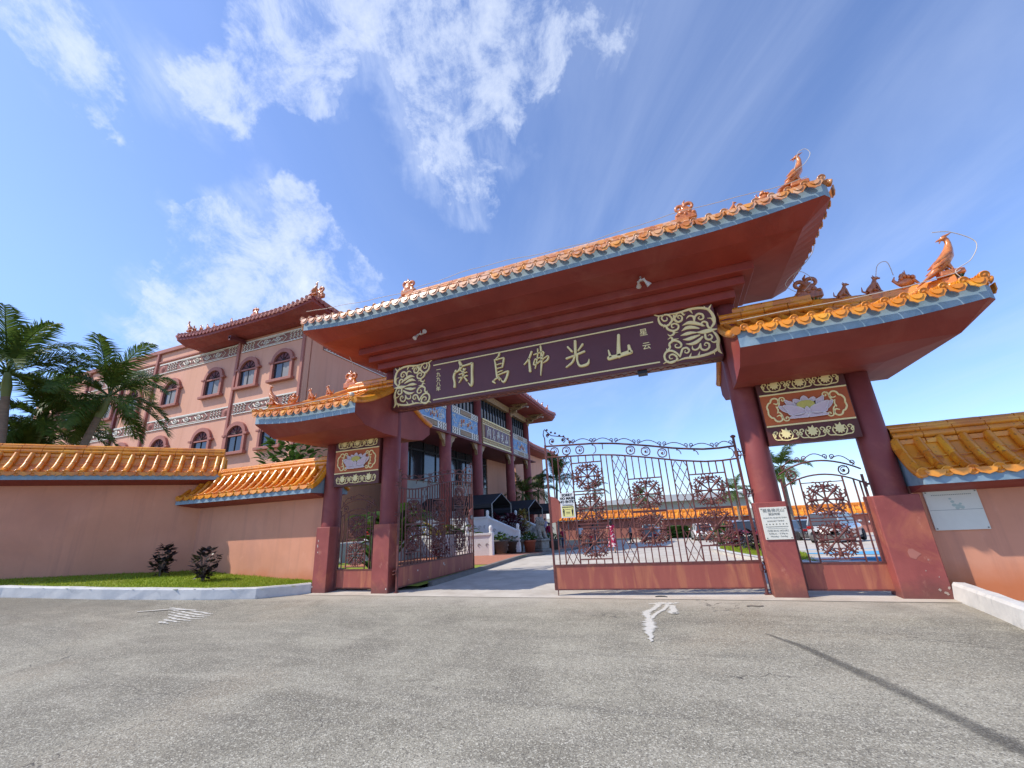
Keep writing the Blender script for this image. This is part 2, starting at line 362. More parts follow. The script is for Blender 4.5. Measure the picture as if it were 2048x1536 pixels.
# planar cloud-layer coordinates for noise
sx=N.new('ShaderNodeSeparateXYZ'); L.new(D,sx.inputs[0]); zz=mth('ADD',mth('MAXIMUM',sx.outputs['Z'],0),.16)
cb=N.new('ShaderNodeCombineXYZ'); L.new(mth('DIVIDE',sx.outputs['X'],zz),cb.inputs[0]); L.new(mth('DIVIDE',sx.outputs['Y'],zz),cb.inputs[1]); PL=cb.outputs[0]
ud=pixdir(960,1010); ul=math.hypot(ud.x,ud.y); ud=V((ud.x/ul,ud.y/ul,0))
def dotv(v,w):
    n=N.new('ShaderNodeVectorMath'); n.operation='DOT_PRODUCT'; L.new(v,n.inputs[0]); n.inputs[1].default_value=w; return n.outputs['Value']
ca_=dotv(PL,ud); cb_=dotv(PL,V((-ud.y,ud.x,0)))
def streak(sa,sb,z=0):
    q=N.new('ShaderNodeCombineXYZ'); L.new(mth('MULTIPLY',ca_,sa),q.inputs[0]); L.new(mth('MULTIPLY',cb_,sb),q.inputs[1]); q.inputs[2].default_value=z; return q.outputs[0]
n1a=noi(D,8.5,12,.70,.3); n1b=noi(streak(1.1,4.2,3.),1.0,10,.64,.5); n1=mth('ADD',mth('MULTIPLY',n1a,.62),mth('MULTIPLY',n1b,.38)); n2=noi(PL,1.1,7,.6,.8)
dens=mth('ADD',mth('MINIMUM',acc,1.05),mth('MULTIPLY',mth('SUBTRACT',n1,.5),3.9))
dens=mth('ADD',dens,mth('MULTIPLY',mth('SUBTRACT',n2,.5),.5))
gate=mr(acc,.02,.35)
cl=mth('MAXIMUM',mth('MULTIPLY',mth('ADD',mr(dens,.66,1.25,0,.50),mr(dens,.95,2.1,0,.42)),gate),mth('MULTIPLY',mr(acc,.05,.8,0,.48),mr(n1b,.44,.70)))
# thin high veil, stronger to the right
n3=noi(streak(.6,1.7),1.2,8,.58,.5)
c=pixdir(1650,450); n=N.new('ShaderNodeVectorMath'); n.operation='DISTANCE'; L.new(D,n.inputs[0]); n.inputs[1].default_value=c
veil=mth('MULTIPLY',mr(n3,.36,.80,0,.30),mr(n.outputs['Value'],1.35,.2,.12,1))
hz=mr(sx.outputs['Z'],.30,.0,0,.12)
tot=mth('MAXIMUM',mth('MAXIMUM',cl,veil),hz,True)
# sky base colour, slightly more violet blue
hs=N.new('ShaderNodeMix'); hs.data_type='RGBA'; hs.blend_type='MULTIPLY'; hs.inputs[0].default_value=1; L.new(sky.outputs[0],hs.inputs[6]); hs.inputs[7].default_value=(1.17,1.22,1.47,1)
core=mr(dens,.5,1.9)
cc=N.new('ShaderNodeMix'); cc.data_type='RGBA'; L.new(core,cc.inputs[0]); cc.inputs[6].default_value=(4.4,5.1,6.7,1); cc.inputs[7].default_value=(5.7,6.1,6.7,1)
lo_=N.new('ShaderNodeMix'); lo_.data_type='RGBA'; lo_.blend_type='MULTIPLY'; L.new(mr(sx.outputs['Z'],.5,.05,0,1),lo_.inputs[0]); L.new(hs.outputs[2],lo_.inputs[6]); lo_.inputs[7].default_value=(.66,.76,.90,1)
mx=N.new('ShaderNodeMix'); mx.data_type='RGBA'; L.new(tot,mx.inputs[0]); L.new(lo_.outputs[2],mx.inputs[6]); L.new(cc.outputs[2],mx.inputs[7])
L.new(mx.outputs[2],bg.inputs[0])
S.view_settings.view_transform='Standard'; S.view_settings.look='None'; S.view_settings.exposure=.24; S.view_settings.gamma=1
S.cycles.max_bounces=6; S.cycles.diffuse_bounces=4; S.cycles.glossy_bounces=3; S.cycles.transparent_max_bounces=8; S.cycles.use_denoising=True
# ------------------------------------------------------------------ ground
xs=lin(-600,-60,6)+lin(-50,-26,6)+lin(-24,14,38)+lin(18,60,8)+lin(80,600,6); ys=lin(-300,-20,6)+lin(-15,45,48)+lin(55,1200,10)
struct(grid('ground',xs,ys,lambda x,y:gz(x,y)-.06,MT['earth']))
def asphalt():
    M=bpy.data.materials.new('aged_asphalt'); M.use_nodes=True; nt=M.node_tree; N=nt.nodes; L=nt.links; b=N['Principled BSDF']; tc=N.new('ShaderNodeTexCoord'); O=tc.outputs['Object']
    def nz(sc,d,ro=.6,dist=0,v=O):
        n=N.new('ShaderNodeTexNoise'); n.inputs['Scale'].default_value=sc; n.inputs['Detail'].default_value=d; n.inputs['Roughness'].default_value=ro; n.inputs['Distortion'].default_value=dist; L.new(v,n.inputs['Vector']); return n.outputs['Fac']
    def mr(x,a,bb,c=0,d=1):
        n=N.new('ShaderNodeMapRange'); L.new(x,n.inputs[0]); 
        for i,q in enumerate((a,bb,c,d)): n.inputs[i+1].default_value=q
        return n.outputs[0]
    def mix(f,a,c,bt='MIX'):
        m=N.new('ShaderNodeMix'); m.data_type='RGBA'; m.blend_type=bt
        if isinstance(f,(int,float)): m.inputs[0].default_value=f
        else: L.new(f,m.inputs[0])
        for s_,x in ((6,a),(7,c)):
            if isinstance(x,tuple): m.inputs[s_].default_value=(*x,1)
            else: L.new(x,m.inputs[s_])
        return m.outputs[2]
    vo=N.new('ShaderNodeTexVoronoi'); vo.inputs['Scale'].default_value=85; L.new(O,vo.inputs['Vector'])
    sp=N.new('ShaderNodeSeparateColor'); L.new(vo.outputs['Color'],sp.inputs[0])
    v2=N.new('ShaderNodeTexVoronoi'); v2.inputs['Scale'].default_value=170; L.new(O,v2.inputs['Vector']); s2=N.new('ShaderNodeSeparateColor'); L.new(v2.outputs['Color'],s2.inputs[0])
    def mapd(rot,sc):
        m=N.new('ShaderNodeMapping'); m.inputs['Rotation'].default_value=(0,0,rad(rot)); m.inputs['Scale'].default_value=sc; L.new(O,m.inputs[0]); return m.outputs[0]
    base=mix(mr(nz(.50,6,.6,1.4),.36,.64),(0.352,0.325,0.248),(0.204,0.185,0.140))
    base=mix(mr(nz(1.0,7,.6,1.2,mapd(25,(.35,1.6,1))),.50,.70,0,.6),base,(0.439,0.405,0.315))
    base=mix(mr(nz(1.1,7,.62,1.6,mapd(-55,(.28,1.8,1))),.54,.68,0,.55),base,(0.153,0.140,0.113))
    base=mix(mr(nz(2.4,6,.65,.8),.54,.72,0,.45),base,(0.408,0.375,0.297))
    base=mix(mr(nz(.28,3,.5,.5),.52,.7,0,.45),base,(0.347,0.270,0.180))
    base=mix(mr(nz(9,5,.7,.2),.40,.66,0,.35),base,(0.163,0.150,0.117))
    base=mix(mr(sp.outputs[0],.70,.95,0,.72),base,(0.612,0.580,0.468))
    base=mix(mr(sp.outputs[1],.68,.92,0,.66),base,(0.087,0.080,0.068))
    base=mix(mr(s2.outputs[0],.78,.98,0,.45),base,(0.612,0.570,0.459))
    base=mix(mr(s2.outputs[1],.76,.96,0,.40),base,(0.112,0.105,0.086))
    sx=N.new('ShaderNodeSeparateXYZ'); L.new(O,sx.inputs[0])
    def mad(a,k,c):
        n=N.new('ShaderNodeMath'); n.operation='MULTIPLY_ADD'; L.new(a,n.inputs[0]); n.inputs[1].default_value=k; L.new(c,n.inputs[2]); return n.outputs[0]
    base=mix(mr(mad(nz(1.3,6,.65,1.),2.6,sx.outputs['Y']),-.4,1.0,0,.6),base,(.50,.45,.37))
    base=mix(mr(mad(nz(.9,6,.65,1.),-9.,sx.outputs['X']),-15.5,-19.,0,.55),base,(.15,.135,.105))
    base=mix(mr(mad(nz(1.1,6,.7,1.),7.,sx.outputs['X']),6.3,8.2,0,.5),base,(.15,.14,.115))
    # hairline cracks
    cv=N.new('ShaderNodeTexVoronoi'); cv.feature='DISTANCE_TO_EDGE'; cv.inputs['Scale'].default_value=.33
    wv_=N.new('ShaderNodeVectorMath'); wv_.operation='MULTIPLY_ADD'; wc=N.new('ShaderNodeTexNoise'); wc.inputs['Scale'].default_value=1.6; wc.inputs['Detail'].default_value=7; L.new(O,wc.inputs['Vector']); L.new(wc.outputs['Color'],wv_.inputs[0]); wv_.inputs[1].default_value=(1.1,1.1,1.1); L.new(O,wv_.inputs[2]); L.new(wv_.outputs[0],cv.inputs['Vector'])
    cr_=N.new('ShaderNodeMath'); cr_.operation='MULTIPLY'; L.new(mr(cv.outputs['Distance'],.0035,.0012),cr_.inputs[0]); L.new(mr(nz(.45,3),.50,.60,0,.75),cr_.inputs[1])
    base=mix(cr_.outputs[0],base,(.06,.055,.05))
    L.new(base,b.inputs['Base Color']); b.inputs['Roughness'].default_value=.88; b.inputs['Specular IOR Level'].default_value=.3
    bp=N.new('ShaderNodeBump'); bp.inputs['Strength'].default_value=.55; bp.inputs['Distance'].default_value=.006
    a=N.new('ShaderNodeMath'); a.operation='ADD'; L.new(vo.outputs['Distance'],a.inputs[0]); L.new(nz(90,3),a.inputs[1]); L.new(a.outputs[0],bp.inputs['Height']); L.new(bp.outputs[0],b.inputs['Normal'])
    return M
MT['asphalt']=asphalt()
MT['concrete']=mat('bleached_concrete',(.60,.545,.46),.85,(.46,.41,.34),1.4,.9,.3,60,c3=(.30,.24,.17),s3=.8,a3=.55)
MT['brick']=mat('terracotta_paving',(.48,.20,.12),.85,(.38,.15,.09),8,.8,.2,40)
MT['bluepaint']=mat('blue_floor_paint',(.10,.36,.58),.8,(.14,.42,.62),3,.6)
def decal(name,c,thr,sc,amax):
    M=mat(name,c,.85,None,20,.5,.3,80); nt=M.node_tree; N=nt.nodes; L=nt.links; b=N['Principled BSDF']
    at_=N.new('ShaderNodeAttribute'); at_.attribute_name='edge'; n=N.new('ShaderNodeTexNoise'); n.inputs['Scale'].default_value=sc; n.inputs['Detail'].default_value=6; n.inputs['Roughness'].default_value=.7
    tc=N.new('ShaderNodeTexCoord'); L.new(tc.outputs['Object'],n.inputs['Vector']); a=N.new('ShaderNodeMath'); a.operation='ADD'; L.new(at_.outputs['Fac'],a.inputs[0]); L.new(n.outputs['Fac'],a.inputs[1])
    r=N.new('ShaderNodeMapRange'); L.new(a.outputs[0],r.inputs[0]); r.inputs[1].default_value=thr[0]; r.inputs[2].default_value=thr[1]; r.inputs[4].default_value=amax; L.new(r.outputs[0],b.inputs['Alpha']); return M
MT['tyremark']=decal('tyre_mark',(.095,.09,.08),(.70,1.75),11,.55)
MT['spill']=decal('white_paint_spill',(.66,.64,.57),(.72,1.38),16,.95)
yr=lin(-32,-8,24)+lin(-7.5,0,16)
struct(grid('road',lin(-40,-24,8)+lin(-22,6,56)+lin(8,40,10),yr,lambda x,y:gz(x,y),MT['asphalt']))
def drive_keep(x,y): return x>-6.6+ (.0 if y<5 else -.03*(y-5)) or (y<1.0)
struct(grid('driveway',lin(-9.8,4.2,56)+lin(5,40,20),[-.28,0.05]+lin(.5,46,91),lambda x,y:gz(x,y)+.008+(.0 if y>0 else .0),MT['concrete'],keep=lambda x,y: (x>-6.7-.03*max(0,y-5) or y<1.2) and not (x>4.1 and y<1)))
# raised paving beside the driveway
def pz(x,y): return gz(0,y)+.11
b=MB()
yy=lin(5.5,30,30)
for i in range(len(yy)-1):
    y0,y1=yy[i],yy[i+1]; e0=-6.72-.03*max(0,y0-5); e1=-6.72-.03*max(0,y1-5)
    b.add([(-14,y0,pz(0,y0)),(e0,y0,pz(0,y0)),(e1,y1,pz(0,y1)),(-14,y1,pz(0,y1))],[(0,1,2,3)],0)
struct(b.build('path',MT['brick']))
b=MB(); yy=lin(1.2,30,36)
for i in range(len(yy)-1):
    y0,y1=yy[i],yy[i+1]; e0=-6.7-.03*max(0,y0-5); e1=-6.7-.03*max(0,y1-5)
    v=[(e0-.16,y0,gz(0,y0)-.1),(e0,y0,gz(0,y0)-.1),(e0,y0,gz(0,y0)+.13),(e0-.16,y0,gz(0,y0)+.13)]
    w=[(e1-.16,y1,gz(0,y1)-.1),(e1,y1,gz(0,y1)-.1),(e1,y1,gz(0,y1)+.13),(e1-.16,y1,gz(0,y1)+.13)]
    b.add(v+w,[(0,1,2,3),(7,6,5,4),(1,5,6,2),(2,6,7,3),(0,3,7,4)],0)
tag(b.build('kerb',mat('dark_concrete_kerb',(.22,.20,.18),.9,None,4,.7)),'low dark concrete kerb along the left edge of the inner driveway','kerb')
# inner lawn at the left, behind the narrow gate
struct(grid('lawn',lin(-26,-6.78,20),lin(.6,9.4,12),lambda x,y:gz(-6,y)+.10,MT['turf']))
# kerbs
def kerb(name,pts,label,h=.26,w=.22,m=MT['kerb'],base=None,seed=3):
    rr=random.Random(seed); b=MB(); P=[]
    for i in range(len(pts)-1):
        a=V(pts[i]);c=V(pts[i+1]); n=max(1,int((c-a).length/.35))
        for k in range(n): P.append(a.lerp(c,k/n))
    P.append(V(pts[-1])); k=len(P); rings=[]
    for i in range(k):
        t=(P[min(i+1,k-1)]-P[max(i-1,0)]); t.z=0; t.normalize(); nrm=V((-t.y,t.x,0)); p=P[i]; g=p.z
        j=lambda s:rr.uniform(-s,s)
        ring=[p+V((0,0,g*0-.1))-nrm*0,p+V((0,0,.02+j(.01)))-nrm*j(.012),p+nrm*.02+V((0,0,h-.035+j(.008))),p+nrm*.05+V((0,0,h+j(.006))),p+nrm*(w-.03)+V((0,0,h+j(.006))),p+nrm*w+V((0,0,h-.03)),p+nrm*w+V((0,0,-.1))]
        rings.append(ring)
    vs=[q for r in rings for q in r]; n=7; fs=[]
    for i in range(k-1):
        for j in range(n-1): fs.append((i*n+j,(i+1)*n+j,(i+1)*n+j+1,i*n+j+1))
    fs.append(tuple(range(n))); fs.append(tuple(range((k-1)*n+n-1,(k-1)*n-1,-1)))
    b.add(vs,fs,0); return b.build(name,m)
lk=[(-9.87,.02),(-10.6,-1.1),(-11.74,-1.74),(-14.04,-2.7),(-16.58,-3.55),(-19.5,-5.2),(-22.5,-7.8)]
lk3=[(x,y,gz(x,y)) for x,y in lk][::-1]
tag(kerb('kerb','x',[],) if False else kerb('kerb',lk3,''),'thick whitewashed kerb in front of the grass strip at the left','kerb')
rk=[(4.06,0.0,0),(3.89,-1.42,0),(3.81,-1.99,0),(3.75,-3.2,0),(3.9,-6,0),(4.5,-9,0)][::-1]
rk=[(x,y,z) for x,y,z in rk]
kr=kerb('kerb',rk[::-1],'',h=.27,seed=8); tag(kr,'thick whitewashed kerb running forward from the right gate pillar','kerb')
def ky(x):
    pts=lk[::-1]
    for i in range(len(pts)-1):
        if pts[i][0]<=x<=pts[i+1][0]:
            t=(x-pts[i][0])/(pts[i+1][0]-pts[i][0]); return pts[i][1]+t*(pts[i+1][1]-pts[i][1])
    return 0
def bank(x,y): return gz(x,y)+.235+.03*noise.noise(V((x*.8,y*.8,0)))
struct(grid('grass_bank',lin(-22,-9.9,60),lin(-7.4,.6,40),bank,MT['turf'],keep=lambda x,y:y>ky(x)+.12))
b=MB()
for i in range(26000):
    x=R.uniform(-20,-9.95); y=R.uniform(ky(x)+.2,.35)
    if y<.9*(x+15.4)+.1 -.0 if False else False: continue
    if (x+15.4)*.766-(y-.5)*.643< -.05 : continue
    z=bank(x,y); h=R.uniform(.02,.06)*(1.7 if R.random()<.06 else 1); a=R.uniform(0,2*PI); w=R.uniform(.006,.013)
    dx,dy=math.cos(a)*w,math.sin(a)*w; lx,ly=R.uniform(-.03,.03),R.uniform(-.03,.03)
    b.add([(x-dx,y-dy,z-.005),(x+dx,y+dy,z-.005),(x+lx,y+ly,z+h)],[(0,1,2)],0)
g=b.build('grass',MT['grass']); tag(g,'short bright green grass on the strip below the left wall','grass'); g['kind']='stuff'
b=MB(); b.add([(4.0,-9,-.25),(9,-9,-.25),(14,.4,-.25),(4.25,.4,-.25)],[(0,1,2,3)],0); struct(b.build('verge',MT['earth']))
# paint spill and ribbed patch, tyre mark (sheets 4 mm proud of the road)
def sheet(name,strokes,m,z=.006,seed=1):
    b=MB(); rr=random.Random(seed); al=[]
    for st in strokes:
        n=len(st); vs=[]
        for i,(x,y,w) in enumerate(st):
            dx=st[min(i+1,n-1)][0]-st[max(i-1,0)][0]; dy=st[min(i+1,n-1)][1]-st[max(i-1,0)][1]; l=math.hypot(dx,dy) or 1
            j1,j2=rr.uniform(1.1,1.7),rr.uniform(1.1,1.7)
            for q in (j1,.45,-.45,-j2): vs.append((x-dy/l*w*q,y+dx/l*w*q,gz(x,y)+z)); al.append(0. if abs(q)>1 or i in (0,n-1) else 1.)
        b.add(vs,[(4*i+k,4*i+k+1,4*i+k+5,4*i+k+4) for i in range(n-1) for k in range(3)],0); z+=.0012
    o=b.build(name,m); at_=o.data.attributes.new('edge','FLOAT','POINT'); at_.data.foreach_set('value',al); return o
def dense(st,n=8,jit=.0,seed=2):
    rr=random.Random(seed); o=[]
    for i in range(len(st)-1):
        for k in range(n):
            t=k/n; o.append(tuple(st[i][j]+(st[i+1][j]-st[i][j])*t+(rr.uniform(-jit,jit) if j<2 else 0) for j in range(3)))
    o.append(st[-1]); return o
sp=sheet('paint_spill',[dense([(-.83,-.75,.01),(-.6,-.68,.10),(-.4,-.66,.09),(-.27,-.60,.02)],6,.02),dense([(-.62,-.7,.07),(-.68,-1.1,.05),(-.80,-1.5,.08),(-.74,-1.9,.06),(-.72,-2.2,.07)],6,.02),
  dense([(-.47,-.75,.05),(-.50,-1.1,.04),(-.64,-1.6,.04),(-.70,-1.95,.04)],6,.015),dense([(-.40,-.8,.06),(-.37,-1.2,.07),(-.36,-1.5,.10),(-.30,-1.55,.02)],6,.02),dense([(-.72,-2.1,.10),(-.69,-2.5,.09),(-.66,-2.9,.05),(-.63,-3.3,.012)],8,.03)],MT['spill'])
tag(sp,'splash of dried white paint trailing over the asphalt before the large right leaf','paint spill')
st=[]
for k in range(7):
    y=-2.55-.15*k; st.append(dense([(-11.6+.25*k,y,.012),(-10.9+.1*k,y-.03,.035),(-10.2,y-.06,.04),(-9.6-.12*abs(k-3),y-.05,.01)],8,.02,seed=k))
st.append(dense([(-11.7,-3.2,.04),(-11.3,-2.7,.06),(-10.6,-2.5,.04)],6,.03))
pt=sheet('cement_smear',st,MT['spill'],seed=4); tag(pt,'ribbed pale cement smear on the asphalt near the left kerb','cement smear')
tm=sheet('tyre_mark',[dense([(.82,-2.6,.02),(1.16,-3.2,.065),(1.36,-3.79,.08),(1.57,-4.37,.085),(1.72,-4.87,.08),(1.9,-5.42,.085),(2.1,-6.1,.08)],10,.006)],MT['tyremark']); tag(tm,'long dark rubber tyre mark curving over the asphalt at the right','tyre mark')
b=MB(); b.tube([(-.72,-.07,.012),(-.66,-.05,.02),(-.55,-.05,.02),(-.49,-.08,.012)],.011,6); tag(b.build('iron_rod',MT['black']),'small bent black iron rod lying on the ground in front of the right gate leaf','rod')
b=MB(); b.tube([(.84,-.84,.01),(.92,-.8,.012),(1.02,-.85,.012),(1.1,-.8,.01)],.012,6); tag(b.build('dry_pod',MT['bark']),'thin curled brown seed pod lying in front of the notice board pillar','seed pod')
# ------------------------------------------------------------------ ornament helpers
def spiral(cx,cz,r,turns,a0,dr,w0,w1,n=14,tail=None):
    o=[]
    if tail: o+=tail
    for i in range(n+1):
        t=i/n; rr=r*(1-t*.86); a=a0+dr*t*turns*2*PI; o.append((cx+rr*math.cos(a),cz+rr*math.sin(a),w0+(w1-w0)*t))
    return o
def smooth(pts,n=8):
    o=[]
    for i in range(len(pts)-1):
        a=pts[max(i-1,0)];b=pts[i];c=pts[i+1];d=pts[min(i+2,len(pts)-1)]
        for k in range(n):
            t=k/n; o.append(tuple(.5*(2*b[j]+(c[j]-a[j])*t+(2*a[j]-5*b[j]+4*c[j]-d[j])*t*t+(3*b[j]-a[j]-3*c[j]+d[j])*t**3) for j in range(3)))
    o.append(tuple(pts[-1])); return o
def rebase(root,loc):
    loc=V(loc); root.location=loc
    for c in kids(root): c.location=V(c.location)-loc
    return root
def xf(st,f): return [[(*f(x,z),w) for x,z,w in s] for s in st]
def vine(x0,x1,zc,h,n=3):
    """wavy vine with scrolls; returns gold strokes and flower centres"""
    s=[];w=(x1-x0)/n; fl=[]
    for k in range(n):
        cx=x0+w*(k+.5); fl.append((cx,zc+.02*h))
        s.append([(cx-w*.5,zc+h*.15,.009),(cx-w*.42,zc-h*.3,.011),(cx-w*.2,zc-h*.36,.012),(cx,zc-h*.42,.012),(cx+w*.2,zc-h*.36,.012),(cx+w*.42,zc-h*.3,.011),(cx+w*.5,zc+h*.15,.009)])
        for sg in (-1,1):
            s.append(spiral(cx+sg*w*.36,zc+h*.18,h*.2,1.0,rad(90-sg*160),sg,.012,.008,8,tail=[(cx+sg*w*.46,zc-h*.2,.010)]))
            s.append([(cx+sg*w*.18,zc-h*.3,.01),(cx+sg*w*.26,zc-h*.02,.012),(cx+sg*w*.2,zc+h*.30,.004)])
    return s,fl
GLY={'a':[[(-5.129,5.961,0.04),(-5.084,5.83,0.047),(-5.165,5.715,0.028),(-5.284,5.666,0.016)],[(-5.251,5.731,0.026),(-5.32,5.567,0.033),(-5.292,5.376,0.03),(-5.298,5.257,0.034)],[(-5.101,5.821,0.028),(-4.892,5.841,0.023),(-4.733,5.864,0.03)],[(-4.74,5.856,0.04),(-4.751,5.583,0.034),(-4.753,5.331,0.039),(-4.784,5.212,0.034),(-4.866,5.3,0.009)],[(-5.103,5.704,0.016),(-5.03,5.644,0.021)],[(-4.948,5.735,0.014),(-5.005,5.663,0.014)],[(-5.142,5.594,0.019),(-4.908,5.623,0.016)],[(-5.155,5.492,0.019),(-4.898,5.521,0.016)],[(-5.004,5.745,0.021),(-5.024,5.55,0.023),(-5.157,5.349,0.009)],[(-5.02,5.526,0.012),(-4.913,5.381,0.03)]],'b':[[(-3.904,5.991,0.025),(-3.935,5.917,0.021),(-4.044,5.822,0.011)],[(-4.06,5.83,0.014),(-4.033,5.683,0.025),(-4.004,5.294,0.024)],[(-4.009,5.82,0.018),(-3.823,5.838,0.018),(-3.783,5.814,0.027),(-3.835,5.578,0.02)],[(-3.987,5.674,0.014),(-3.853,5.69,0.014)],[(-3.992,5.562,0.013),(-3.845,5.575,0.013)],[(-3.99,5.448,0.016),(-3.84,5.478,0.013)],[(-3.987,5.369,0.016),(-3.706,5.432,0.022),(-3.68,5.405,0.029),(-3.738,5.248,0.029),(-3.822,5.148,0.026),(-3.897,5.242,0.009)],[(-3.95,5.318,0.018),(-3.938,5.227,0.018)],[(-4.127,5.214,0.029),(-4.071,5.167,0.022)],[(-4.091,5.242,0.016),(-4.02,5.286,0.018),(-3.896,5.264,0.015)]],'c':[[(-2.983,5.855,0.029),(-3.075,5.67,0.025),(-3.21,5.536,0.013)],[(-3.067,5.685,0.022),(-3.06,5.328,0.037)],[(-2.927,5.761,0.013),(-2.66,5.791,0.022),(-2.695,5.661,0.016)],[(-2.906,5.622,0.019),(-2.686,5.66,0.016)],[(-2.906,5.622,0.016),(-2.932,5.469,0.019),(-2.564,5.652,0.016),(-2.562,5.557,0.025),(-2.684,5.486,0.009)],[(-2.807,5.898,0.019),(-2.831,5.672,0.019),(-2.915,5.371,0.012)],[(-2.724,5.965,0.025),(-2.722,5.587,0.031),(-2.78,5.16,0.012)]],'d':[[(-1.798,5.916,0.036),(-1.822,5.589,0.038)],[(-2.004,5.796,0.024),(-1.907,5.654,0.029)],[(-1.619,5.791,0.029),(-1.743,5.646,0.019)],[(-2.061,5.49,0.029),(-1.837,5.534,0.026),(-1.595,5.592,0.028)],[(-1.847,5.521,0.028),(-1.921,5.367,0.028),(-2.092,5.256,0.019)],[(-1.783,5.523,0.028),(-1.796,5.392,0.026),(-1.741,5.229,0.03),(-1.552,5.242,0.037),(-1.495,5.358,0.009)]],'e':[[(-0.708,5.85,0.037),(-0.751,5.519,0.046),(-0.765,5.312,0.059)],[(-1.001,5.297,0.059),(-0.785,5.316,0.05),(-0.485,5.363,0.058)],[(-0.998,5.498,0.018),(-0.97,5.305,0.041)],[(-0.505,5.525,0.036),(-0.491,5.351,0.049)]]}
def text_mesh(name,body,size,m,parent,M,ext=.003,align='CENTER',bold=0):
    cu=bpy.data.curves.new(name,'FONT'); cu.body=body; cu.size=size; cu.extrude=ext; cu.align_x=align; cu.align_y='CENTER'; cu.offset=bold; cu.resolution_u=3
    o=bpy.data.objects.new('tmp',cu); COL.objects.link(o); dg=bpy.context.evaluated_depsgraph_get(); me=bpy.data.meshes.new_from_object(o.evaluated_get(dg)); bpy.data.objects.remove(o)
    me.transform(M); me.materials.clear(); me.materials.append(m); q=bpy.data.objects.new(name,me); COL.objects.link(q)
    if parent: q.parent=parent
    return q
RX=Matrix.Rotation(PI/2,4,'X')   # text facing -Y
def TM(x,y,z,M=None): return Matrix.Translation((x,y,z))@(M or Matrix())@RX
